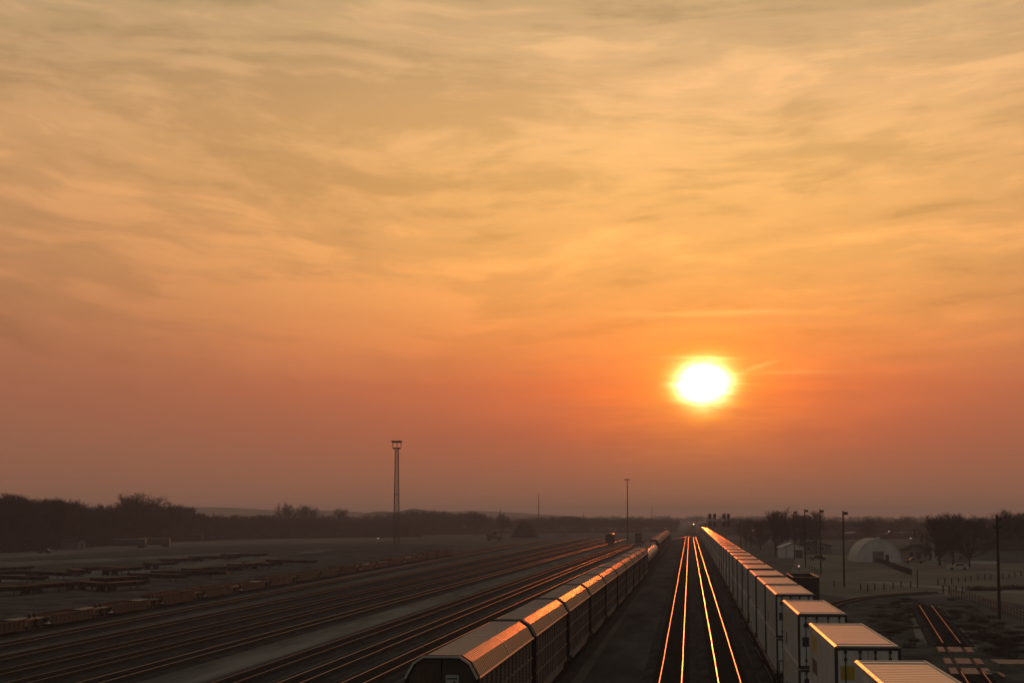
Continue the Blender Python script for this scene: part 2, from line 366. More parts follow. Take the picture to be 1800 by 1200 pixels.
# hills far away
def hill(cx, D, w, h, d=260, seed=0):
    mb = MB(); n, m_ = 48, 10; c = at(cx, D)
    vs = []
    for j in range(m_ + 1):
        for i in range(n + 1):
            u = i / n * 2 - 1; v = j / m_ * 2 - 1
            z = h * max(0, (1 - u * u)) ** 1.3 * max(0, 1 - v * v) * (1 + 0.25 * mnoise.noise((u * 3 + seed, v, 0))) 
            q = c + RGT * (u * w) + FWD * (v * d); vs.append((q.x, q.y, GZ - 0.3 + z))
    mb.add(vs, [(j * (n + 1) + i, j * (n + 1) + i + 1, (j + 1) * (n + 1) + i + 1, (j + 1) * (n + 1) + i) for j in range(m_) for i in range(n)])
    tag(mb.build('hill', M['hill'], None, True), kind='structure')
hill(430, 4200, 560, 31, 300, 1); hill(720, 2500, 110, 22.5, 200, 2); hill(800, 4200, 430, 24, 300, 5)

# ------------------------------------------------------------------ trees
def gen_tree(seed, H=15.0, wide=0.34, trunk=0.22, nl=7, tw=0.075, up=0.5, nb=8, nt_=9, spread=0.95, soft=0.85):
    rg = random.Random(seed); T = MB(); C = MB()
    def blade(p, d, L, w):
        s = Vector((rg.gauss(0, 1), rg.gauss(0, 1), rg.gauss(0, 1))).cross(d)
        if s.length < 1e-4: return
        s = s.normalized() * w * 0.5; m = p + d * L * 0.5 + Vector((rg.gauss(0, .05), rg.gauss(0, .05), rg.gauss(0, .05))) * L; e = p + d * L
        C.add([p - s, p + s, m + s * 0.7, e, m - s * 0.7], [(0, 1, 2, 3, 4)])
    def rdir(d, ang):
        o = Vector((rg.gauss(0, 1), rg.gauss(0, 1), rg.gauss(0, 1))); o = (o - d * o.dot(d)).normalized()
        return (d * math.cos(ang) + o * math.sin(ang)).normalized()
    def seg(mb, p, d, L, r, n, bend=0.15, parts=2):
        pts = [p]
        for i in range(parts):
            d = (rdir(d, rg.uniform(0, bend)) + Vector((0, 0, up * 0.08))).normalized(); q = p + d * L / parts
            mb.tube(p, q, r * (1 - 0.35 * i / parts), r * (1 - 0.35 * (i + 1) / parts), n, False); p = q; pts.append(p)
        return pts, d
    base = Vector((0, 0, -0.3)); r0 = H * 0.018
    pts, d = seg(T, base, Vector((0, 0, 1)), H * trunk, r0, 7, 0.06)
    for l in range(nl):
        p = pts[-1] + Vector((0, 0, -rg.uniform(0, H * 0.05)))
        a = 2 * math.pi * (l + rg.random() * 0.7) / nl; t = rg.uniform(0.12, spread) if l else 0.05
        dd = Vector((math.cos(a) * math.sin(t), math.sin(a) * math.sin(t), math.cos(t)))
        L = H * (1 - trunk) * (0.62 - 0.18 * t) * rg.uniform(0.85, 1.1)
        lp, ld = seg(T, p, dd, L, r0 * 0.5, 5, 0.22, 3)
        for b in range(nb):
            k = rg.uniform(0.3, 1.0); i = min(len(lp) - 2, int(k * (len(lp) - 1))); bp = lp[i].lerp(lp[i + 1], rg.random())
            if b == 0: bp = lp[-1]
            bd = (rdir(ld, rg.uniform(0.3, 0.95)) + Vector((0, 0, up * 0.4))).normalized()
            bl = H * rg.uniform(0.16, 0.27)
            bpts, bd = seg(C, bp, bd, bl, r0 * 0.17, 3, 0.25, 2)
            for t_ in range(nt_):
                k = rg.random(); i = 0 if k < 0.35 else 1; tp = bpts[i].lerp(bpts[i + 1], rg.random())
                td = (rdir(bd, rg.uniform(0.3, 1.0)) + Vector((0, 0, up * 0.35))).normalized(); tl = H * rg.uniform(0.06, 0.13)
                blade(tp, td, tl, tw * 1.1)
                for e in range(3):
                    blade(tp + td * tl * rg.uniform(0.2, 0.9), (rdir(td, rg.uniform(0.3, 0.9)) + Vector((0, 0, up * 0.25))).normalized(), H * rg.uniform(0.04, 0.085), tw)
    sx_, sy_, sz_ = rg.random() * 50, rg.random() * 50, rg.random() * 50
    zs = sorted(v[2] for v in C.v); rs = sorted(math.hypot(v[0], v[1]) for v in C.v)
    zt = zs[int(len(zs) * 0.93)]; zl = zs[int(len(zs) * 0.06)]; rx = rs[int(len(rs) * 0.86)]; cz = (zt + zl) / 2 - 0.04 * H; rz_ = zt - cz
    def env(v):
        x, y, z = v; e = Vector((x / rx, y / rx, (z - cz) / rz_)); l = e.length
        if l < 1e-3 or z < H * trunk * 0.7: return v
        lim = 1.0 + 0.22 * mnoise.noise((e.x / l * 1.8 + sx_, e.y / l * 1.8 + sy_, e.z / l * 1.8 + sz_))
        if l <= lim * 0.9: return v
        k = (lim * 0.9 + (l - lim * 0.9) * soft) / l
        return (x * k, y * k, cz + (z - cz) * k)
    C.v = [env(v) for v in C.v]; T.v = [env(v) for v in T.v]
    zmax = max(v[2] for v in C.v)
    s = H / zmax
    T.v = [(x * s, y * s, z * s) for x, y, z in T.v]; C.v = [(x * s, y * s, z * s) for x, y, z in C.v]
    return T, C
def gen_shrub(seed, H=4.0):
    rg = random.Random(seed); C = MB()
    for st in range(34):
        a = rg.random() * 6.283; t = rg.uniform(0, 0.9); d = Vector((math.cos(a) * math.sin(t), math.sin(a) * math.sin(t), math.cos(t)))
        p = Vector((rg.gauss(0, H * 0.25), rg.gauss(0, H * 0.25), -0.2)); L = H * rg.uniform(0.6, 1.05)
        C.tube(p, p + d * L, 0.035, 0.012, 3, False)
        for k in range(16):
            q = p + d * L * rg.uniform(0.15, 1.0); o = Vector((rg.gauss(0, 1), rg.gauss(0, 1), rg.gauss(0.3, 0.8))).normalized()
            s = o.orthogonal().normalized() * 0.07; e = q + o * H * rg.uniform(0.08, 0.24)
            C.add([q - s, q + s, e], [(0, 1, 2)])
    return MB(), C
def gen_conifer(seed, H=10.0):
    rg = random.Random(seed); T = MB(); C = MB(); T.tube((0, 0, -0.3), (0, 0, H), 0.16, 0.02, 6)
    for k in range(1500):
        z = H * (1 - math.sqrt(rg.random()) * 0.93); r = (H - z) * 0.28 * rg.uniform(0.25, 1.1); a = rg.random() * 6.283
        p = Vector((math.cos(a) * r, math.sin(a) * r, z)); o = Vector((math.cos(a), math.sin(a), rg.uniform(-0.5, 0.3))).normalized()
        s = o.cross(Vector((rg.gauss(0, 1), rg.gauss(0, 1), 1))).normalized() * rg.uniform(0.06, 0.14)
        C.add([p - s, p + s, p + o * rg.uniform(0.3, 0.8)], [(0, 1, 2)])
    return T, C
BARE = [gen_tree(1), gen_tree(2, wide=0.4, trunk=0.16, nl=8), gen_tree(3, trunk=0.3, nl=6, up=0.8), gen_tree(4, trunk=0.2, nl=8, up=0.3), gen_tree(5, trunk=0.12, nl=9, up=1.0), gen_tree(6, trunk=0.25, nl=7, up=0.6)]
RICH = [gen_tree(31 + i, trunk=t_, nl=n_, up=u_, nb=10, nt_=11, spread=1.15, tw=0.058, soft=0.5) for i, (t_, n_, u_) in enumerate([(0.2, 8, 0.5), (0.14, 9, 0.4), (0.24, 8, 0.7), (0.16, 9, 0.3), (0.10, 10, 0.9), (0.2, 9, 0.6)])]
SHRUB = [gen_shrub(11), gen_shrub(12), gen_shrub(13)]
CONIF = [gen_conifer(21)]
_tm = {}
def tree(kind, k, loc, H, label, name='bare_tree', wide=1.0, group=None, cat='tree'):
    src, h0, cm = {'bare': (RICH, 15.0, M['twig']), 'conifer': (CONIF, 10.0, M['green'])}[kind]
    key = (kind, k)
    if key not in _tm:
        T, C = src[k]; _tm[key] = (T.mesh('trunk', M['bark']), C.mesh('crown', cm))
    r = empty(name, loc, random.random() * 6.28); s = H / h0; r.scale = (s * wide, s * wide, s)
    for nm, me in zip(('trunk', 'crown'), _tm[key]):
        o = bpy.data.objects.new(nm, me); COL.objects.link(o); o.parent = r
    return tag(r, label, cat, group)
def arr(mbs):
    V = []; Fi = []; L = []; off = 0
    for mb in mbs:
        V.append(np.array(mb.v, dtype=np.float32).reshape(-1, 3)); 
        for f in mb.f: Fi.extend([i + off for i in f]); L.append(len(f))
        off += len(mb.v)
    return np.concatenate(V), np.array(Fi, dtype=np.int32), np.array(L, dtype=np.int32)
A_BARE = [arr([c for c in t if c.v]) for t in BARE]; A_SHR = [arr([c for c in t if c.v]) for t in SHRUB]
def mass(name, items, m, label=None, cat=None):
    """one mesh of many plants: items = (array triple, location, scale xy, scale z)"""
    Vs = []; Fs = []; Ls = []; off = 0
    for (V, Fi, L), loc, sxy, sz in items:
        a = random.random() * 6.283; c, s = math.cos(a), math.sin(a)
        W = np.empty_like(V); W[:, 0] = (V[:, 0] * c - V[:, 1] * s) * sxy + loc[0]; W[:, 1] = (V[:, 0] * s + V[:, 1] * c) * sxy + loc[1]; W[:, 2] = V[:, 2] * sz + loc[2]
        Vs.append(W); Fs.append(Fi + off); Ls.append(L); off += len(V)
    V = np.concatenate(Vs); Fi = np.concatenate(Fs); L = np.concatenate(Ls)
    me = bpy.data.meshes.new(name); me.vertices.add(len(V)); me.vertices.foreach_set('co', V.ravel())
    me.loops.add(len(Fi)); me.loops.foreach_set('vertex_index', Fi)
    me.polygons.add(len(L)); st = np.zeros(len(L), dtype=np.int32); st[1:] = np.cumsum(L)[:-1]
    me.polygons.foreach_set('loop_start', st); me.materials.append(m); me.update(calc_edges=True)
    o = bpy.data.objects.new(name, me); COL.objects.link(o)
    return tag(o, label, cat, None, 'stuff')
def wood_items(xr, n, base, top, back, jit=0.12, wide=1.0, shrubs=0.7, lo=0.78):
    """base(x): pixel y of the front edge; top(x): pixel y of the crown line; back: how far the wood reaches in metres"""
    it = []
    for k in range(n):
        x = xr[0] + (xr[1] - xr[0]) * (k + random.random()) / n
        D0 = depth(base(x)); D = D0 + back * random.random() ** 1.3
        H = (zat(top(x), D0 + back * 0.4) - GZ) * random.uniform(lo, 1.03) 
        it.append((random.choice(A_BARE), at(x, D), H / 15.0 * wide * random.uniform(0.9, 1.25), H / 15.0))
        if random.random() < shrubs:
            it.append((random.choice(A_SHR), at(x + random.uniform(-8, 8), D0 - random.uniform(0, 6)), H * 0.3 / 4 * random.uniform(1, 1.7), H * random.uniform(0.2, 0.5) / 4))
    return it
def interp(pts): 
    xs = [p[0] for p in pts]; ys = [p[1] for p in pts]
    return lambda x: float(np.interp(x, xs, ys))
lt = interp([(-80, 872), (0, 872), (40, 874), (70, 880), (110, 877), (140, 886), (190, 889), (230, 886), (280, 886), (330, 890), (350, 901), (420, 904), (500, 908), (580, 914), (640, 917), (720, 919)])
lb = interp([(-80, 972), (0, 970), (100, 963), (300, 951), (450, 946), (720, 943)])
mass('wood', wood_items((-70, 345), 150, lb, lambda x: lt(x) - 5, 100, wide=1.1, shrubs=1.3, lo=0.86), M['twig'], 'dense dark bare wood along the left edge of the yard', 'wood')
mass('wood', wood_items((345, 740), 120, lb, lambda x: lt(x) - 3, 60, wide=1.3, shrubs=1.4, lo=0.82), M['twig'], 'low dark row of bare scrub trees behind the gravel yard', 'wood')
mt = interp([(440, 912), (560, 908), (680, 906), (720, 899), (760, 897), (800, 902), (835, 899), (860, 910), (900, 914), (960, 910), (1000, 908), (1040, 908), (1070, 912), (1120, 911), (1180, 914), (1215, 917)])
mbs_ = interp([(440, 942), (760, 939), (900, 937), (1000, 936.5), (1215, 934)])
mass('wood', wood_items((440, 1190), 230, mbs_, lambda x: mt(x) - 4, 260, wide=1.35, shrubs=1.0, lo=0.78), M['twig'], 'hazy bare wood behind the yard around the tall tower', 'wood')
rt = interp([(1228, 918), (1260, 914), (1300, 914), (1340, 912), (1450, 915), (1500, 913), (1560, 912), (1600, 915), (1650, 914), (1800, 912), (1880, 912)])
rbs = interp([(1228, 938), (1300, 940), (1400, 948), (1600, 946), (1880, 946)])
mass('wood', wood_items((1236, 1870), 200, rbs, lambda x: rt(x) - 4, 240, wide=1.3, shrubs=1.0, lo=0.78), M['twig'], 'hazy bare wood behind the buildings on the right', 'wood')
far = []
for k in range(260):
    x = -80 + 1960 * (k + random.random()) / 260; D = random.uniform(2400, 3300)
    H = (zat(904 + 2.5 * mnoise.noise((x * 0.012, 3, 0)), D) - GZ) * random.uniform(0.7, 1.0)
    far.append((random.choice(A_BARE), at(x, D), H / 15 * 2.2, H / 15))
mass('wood', far, M['twig'], 'pale hazy line of far trees along the horizon', 'wood')

def T(kind, k, x, D, top, label, **kw):
    return tree(kind, k, at(x, D), zat(top, D) - GZ, label, **kw)
T('bare', 0, 14, 600, 861, 'tall bare tree at the left edge standing above the dark wood', wide=1.2)
T('bare', 3, 34, 640, 864, 'bare tree second from the left edge above the dark wood', wide=0.8)
T('bare', 1, 236, 790, 862, 'broad bare tree with pale open crown rising above the dark wood', wide=1.5)
T('bare', 3, 268, 800, 868, 'bare tree touching the broad pale crowned tree on its right', wide=1.2)
T('bare', 4, 100, 640, 873, 'bare tree in the wood between left edge and broad crowned tree', wide=1.0)
T('bare', 2, 502, 1150, 880, 'open bare tree left of the dense twin above the scrub row', wide=1.0)
T('bare', 5, 540, 1150, 884, 'dense dark tree beside the open bare one above the scrub row', wide=1.25)
T('bare', 1, 600, 1250, 891, 'hazy rounded bare tree between the dense tree and the tall tower', wide=1.2)
T('bare', 5, 838, 1150, 897, 'hazy bare tree left of the thin pole behind the loader', wide=1.1)
T('bare', 0, 882, 1150, 900, 'round bare tree directly behind the loader', wide=1.2)
for x, tp, lab in ((914, 918, 'dark conifer at the left of the evergreen clump behind the gravel heap'), (921, 911, 'tallest pointed conifer in the clump behind the gravel heap'), (932, 919, 'dark conifer at the right of the evergreen clump behind the gravel heap')):
    T('conifer', 0, x, 980, tp, lab, name='conifer_tree', wide=2.4)
T('bare', 4, 1362, 560, 893, 'bare tree at the left of the big clump behind the small shed', wide=0.95)
T('bare', 2, 1384, 575, 890, 'tall bare tree above the small cream shed', wide=0.9)
T('bare', 4, 1408, 580, 899, 'bare tree in the middle of the clump behind the small shed', wide=1.0)
T('bare', 0, 1434, 590, 893, 'bare tree at the right of the clump behind the small shed', wide=1.0)
T('bare', 5, 1310, 720, 911, 'dark bare tree right behind the container train near the signals', wide=1.3)
T('bare', 1, 1336, 640, 910, 'broad bare tree between the signals and the shed clump', wide=1.3)
T('bare', 5, 1525, 820, 908, 'hazy round tree left above the arched hut', wide=1.2)
T('bare', 3, 1593, 1100, 904, 'pale hazy domed tree right above the arched hut', wide=1.4)
T('bare', 1, 1650, 445, 899, 'broad bare tree left of the forked one by the parked pale car', wide=1.2)
T('bare', 0, 1674, 425, 896, 'forked bare tree standing over the parked pale car', wide=1.15)
T('bare', 3, 1702, 430, 901, 'bare tree just right of the parked pale car', wide=1.0)
T('bare', 5, 1728, 520, 903, 'bare tree behind the dark roofed building', wide=1.2)
T('bare', 1, 1762, 480, 892, 'tall broad bare tree behind the double lamp pole', wide=1.2)
T('bare', 4, 1798, 500, 895, 'bare tree cut by the right edge of the view', wide=1.2)
shr = [(1545, 988), (1538, 986)]

# ------------------------------------------------------------------ rolling stock
def bogie_parts(y, base, idx0, w=1.5):
    """returns parts list for a two axle bogie; idx0 = index of the bogie in the spec"""
    f = MB()
    for s in (-1, 1):
        f.prismx([(y - 1.25, 0.42), (y - 1.0, 0.3), (y - 0.5, 0.3), (y - 0.35, 0.22), (y + 0.35, 0.22), (y + 0.5, 0.3), (y + 1.0, 0.3), (y + 1.25, 0.42), (y + 1.15, 0.62), (y + 0.4, 0.78), (y - 0.4, 0.78), (y - 1.15, 0.62)], s * 1.0 - 0.09, s * 1.0 + 0.09)
    f.box(-1.05, 1.05, y - 0.25, y + 0.25, 0.45, 0.8)
    parts = [('bogie', f, M['bogie'], None, False)]
    for dy in (-0.89, 0.89):
        for s in (-1, 1):
            wv = MB(); wv.lathe([(s * 0.66, 0.1), (s * 0.66, 0.46), (s * 0.70, 0.46), (s * 0.72, 0.42), (s * 0.80, 0.415), (s * 0.80, 0.34), (s * 0.77, 0.32), (s * 0.77, 0.16), (s * 0.84, 0.12)], 'x', (0, y + dy, 0.42), 16)
            parts.append(('wheel', wv, M['wheel'], idx0, False))
    return parts
def coupler(y, s):
    m_ = MB(); m_.box(-0.09, 0.09, min(y, y + s * 0.55), max(y, y + s * 0.55), 0.68, 0.86); m_.box(-0.16, 0.16, y + s * 0.55 - 0.14, y + s * 0.55 + 0.14, 0.62, 0.92); return m_

def well_car(L, pitch, body_m, top=1.0, fish=True):
    """well car with the trough between two end platforms, length L inside"""
    h = L / 2 + 0.25; e = pitch / 2 - 0.25; parts = []
    b = MB(); tc_ = MB()
    for s in (-1, 1):
        x = s * 1.42
        prof = [(-h, 0.75), (-h + 1.3, 0.22), (h - 1.3, 0.22), (h, 0.75), (h, top - 0.12), (h - 0.8, top), (-h + 0.8, top), (-h, top - 0.12)]
        b.prismx(prof, x - 0.05, x + 0.05)
        tc_.box(x - 0.12, x + 0.12, -h + 0.7, h - 0.7, top - 0.08, top + 0.015)
        b.box(x - 0.11, x + 0.11, -h + 1.35, h - 1.35, 0.18, 0.26)
        for k in range(11):
            y = -h + 1.2 + (2 * h - 2.4) * k / 10; b.box(x + s * 0.05 - 0.05, x + s * 0.05 + 0.05, y - 0.06, y + 0.06, 0.27, top - 0.09)
    b.box(-1.36, 1.36, -h + 1.2, h - 1.2, 0.2, 0.25)
    for y in (-h, h): b.box(-1.36, 1.36, y - 0.06, y + 0.06, 0.4, top - 0.15)
    parts.append(('well_body', b, body_m, None, False)); parts.append(('top_chord', tc_, M['chord'], None, False))
    for s in (-1, 1):
        p = MB(); y0, y1 = sorted((s * (h + 0.07), s * e))
        p.box(-1.2, 1.2, y0, y1, 0.85, 1.0); p.box(-0.4, 0.4, y0, y1, 0.55, 0.84)
        if pitch - L > 3:
            for xx in (-1.15, 1.15): p.tube((xx, s * (h + 0.3), 1.0), (xx, s * (h + 0.3), 1.75), 0.03, n=5)
            p.tube((-1.15, s * (h + 0.3), 1.72), (1.15, s * (h + 0.3), 1.72), 0.03, n=5)
            p.lathe([(-0.06, 0.25), (0.06, 0.25)], 'y', (0.75, s * (e - 0.5), 1.3), 10)
        parts.append(('end_platform', p, body_m if pitch - L <= 3 else M['wellblack'], None, False))
    for s in (-1, 1):
        y = s * min(e - 0.9, h + 1.4) if pitch - L > 3 else s * (pitch / 2 - 0.5)
        parts += bogie_parts(y, None, len(parts))
    if pitch - L > 3:
        for s in (-1, 1): parts.append(('coupler', coupler(s * e, s), M['bogie'], None, False))
    return parts

CL = 16.15; CW = 1.295
def container(z0, H, style, upper=True):
    parts = []; z1 = z0 + H; h = CL / 2
    b = MB(); b.box(-CW, CW, -h + 0.06, h, z0, z1 - 0.07)
    for s in (-1, 1):
        for k in range(27):
            y = -h + 0.45 + (CL - 0.9) * k / 26; b.box(s * CW - 0.012 if s > 0 else -CW - 0.016, s * CW + 0.016 if s > 0 else -CW + 0.012, y - 0.05, y + 0.05, z0 + 0.2, z1 - 0.2)
        b.box(*sorted((s * (CW - 0.01), s * (CW + 0.022))), -h + 0.08, h - 0.02, z0 + 0.0, z0 + 0.18)
    parts.append(('body', b, M['white'], None, False))
    r = MB(); r.box(-CW + 0.13, CW - 0.13, -h + 0.1, h - 0.05, z1 - 0.072, z1 - 0.03)
    for k in range(20):
        y = -h + 1.8 + (CL - 3.4) * k / 19; r.box(-CW + 0.14, CW - 0.14, y - 0.03, y + 0.03, z1 - 0.0305, z1 - 0.022)
    parts.append(('roof', r, M['roofw'], None, False))
    t = MB()
    for s in (-1, 1):
        ch = 0.085 if upper else 0.008
        prof = [(s * (CW + 0.012), z1 - 0.17), (s * (CW + 0.012), z1 - ch * 0.6), (s * (CW - ch), z1), (s * (CW - 0.16), z1), (s * (CW - 0.16), z1 - 0.071)]
        if s < 0: prof = prof[::-1]
        t.prism(prof[::-1], -h + 0.03, h - 0.02)
    for y in (-h + 0.03, -h + 1.25, h - 1.25, h - 0.2):
        t.box(-CW + 0.155, CW - 0.155, y, y + 0.16, z1 - 0.05, z1 - 0.004)
    parts.append(('roof_rail', t, M['railw'], None, False))
    f = MB()
    for s in (-1, 1): f.box(*sorted((s * (CW + 0.014), s * (CW - 0.11))), -h - 0.03, -h + 0.1, z0, z1 - 0.18)
    f.box(-CW - 0.012, CW + 0.012, -h - 0.035, -h + 0.05, z1 - 0.18, z1 - 0.08); f.box(-CW + 0.11, CW - 0.11, -h - 0.035, -h + 0.05, z0, z0 + 0.14)
    parts.append(('frame', f, M['frame'], None, False))
    for s in (-1, 1):
        d = MB(); x0, x1 = sorted((s * 0.02, s * (CW - 0.12))); d.box(x0, x1, -h - 0.02, -h + 0.055, z0 + 0.15, z1 - 0.19)
        d.box(x0 + 0.04, x1 - 0.04, -h - 0.03, -h - 0.02, z0 + 0.95, z0 + 1.0); d.box(x0 + 0.04, x1 - 0.04, -h - 0.03, -h - 0.02, z1 - 0.75, z1 - 0.7)
        di = len(parts); parts.append(('door', d, M['white'], None, False))
        for xx in (0.3, 0.88):
            q = MB(); q.tube((s * xx, -h - 0.055, z0 + 0.1), (s * xx, -h - 0.055, z1 - 0.12), 0.024, n=6)
            for zz in (z0 + 0.35, z0 + 1.3, z1 - 0.6, z1 - 0.3): q.box(s * xx - 0.055, s * xx + 0.055, -h - 0.075, -h - 0.02, zz, zz + 0.13)
            parts.append(('locking_rod', q, M['frame'], di, False))
    def side(y0, y1, za, zb, m_, nm='marking'):
        q = MB(); q.box(-CW - 0.017, -CW - 0.002, y0, y1, za, zb); parts.append((nm, q, m_, 0, False))
    def rear(x0, x1, za, zb, m_, nm='marking'):
        q = MB(); q.box(x0, x1, -h - 0.034, -h - 0.021, za, zb); parts.append((nm, q, m_, None, False))
    if style == 'yellow':
        side(h - 5.6, h - 2.2, z1 - 1.15, z1 - 0.35, M['yellow']); side(h - 5.6, h - 2.4, z1 - 2.1, z1 - 1.45, M['ink'])
        rear(-1.08, -0.36, z1 - 1.35, z1 - 0.8, M['yellow']); rear(0.1, 1.1, z1 - 1.35, z1 - 0.8, M['yellow']); rear(-1.05, -0.4, z1 - 2.5, z1 - 2.1, M['ink'])
    elif style == 'mark':
        side(h - 5.0, h - 3.4, z1 - 1.4, z1 - 0.5, M['yellow']); side(h - 5.0, h - 3.6, z1 - 2.4, z1 - 1.7, M['ink'])
        rear(-1.08, -0.34, z1 - 1.75, z1 - 1.25, M['ink']); rear(-1.0, -0.42, z1 - 0.75, z1 - 0.55, M['ink'])
    elif style == 'dark':
        side(h - 6.0, h - 3.0, z1 - 1.7, z1 - 0.6, M['ink'])
    return parts

MAINA = 0.0
neary = [56.9, 72.2, 96.4, 120.8, 139.0, 158.6, 182.5, 202.8, 223.0, 245.0, 269.0]
d2y = lambda d: d * 1.0 + 0.0
spec_well = Spec('well_car', well_car(16.3, 20.0, M['wellblack'], 1.0))
ST = {'plain': 'plain', 'yellow': 'yellow', 'mark': 'mark', 'dark': 'dark'}
specs_c = {(s, u_): Spec('container', container(0.28, 2.9, s, u_)) for s in ST for u_ in (True, False)}
def containerize(sp, loc, rz, lite): return sp.place(loc, rz, lite)
ys_ = []
# near edge of each upper container, depth along the axis of the view turned into world y
for (px, py) in ((1469, 1133.3), (1404, 1076.7), (1366, 1042.5), (1349, 1025), (1333, 1010.3)):
    ys_.append(P(px, py, 6.1).y)
y2 = ys_[0]
ycar = [y2 - 23.6] + ys_
gaps = [22.6, 21.0, 21.0, 23.0, 23.5, 23.5]
while ycar[-1] < 925: ycar.append(ycar[-1] + (gaps[len(ycar) - 6] if len(ycar) - 6 < len(gaps) else random.choice([20.3, 20.3, 24.0])))
ord_ = ['nearest', 'second nearest', 'third nearest', 'fourth nearest', 'fifth nearest', 'sixth nearest', 'seventh nearest', 'eighth nearest']
styles = ['plain', 'yellow', 'mark', 'mark', 'plain', 'plain', 'dark', 'plain']
near_lab = ['{} white container of the train, its ribbed roof cut by the bottom edge',
            '{} white container, yellow panels on its doors and side',
            '{} white container, dark smudge mark on its left door']
for i, y0 in enumerate(ycar):
    cy = y0 + CL / 2; lite = i > 9
    xo = 0.18 if i == 0 else 0.0
    o = spec_well.place((DSX + xo, cy, 0), 0, lite)
    tag(o, f'dark well car carrying the {ord_[i]} pair of stacked white containers' if i < 8 else 'dark well car in the far run of the container train', 'well car', 'well cars under the white containers')
    st = styles[i] if i < 8 else random.choice(['plain', 'plain', 'mark', 'dark'])
    for lvl in (0, 1):
        s2 = st if lvl else ('mark' if i in (1, 2, 5) else 'plain')
        o = specs_c[(s2, bool(lvl))].place((DSX + xo + (random.uniform(-0.03, 0.03) if lvl else 0), cy + random.uniform(-0.05, 0.05), 2.905 * lvl), 0, lite)
        if i < 8:
            lab = (near_lab[i].format(ord_[i]) if i < 3 else f'{ord_[i]} upper white container of the double stack train') if lvl else f'lower white container under the {ord_[i]} upper one'
        else:
            lab = 'upper white container in the far glowing run of the stacked train' if lvl else 'lower white container in the far run of the stacked train'
        tag(o, lab, 'container', 'white containers stacked on the right hand train')

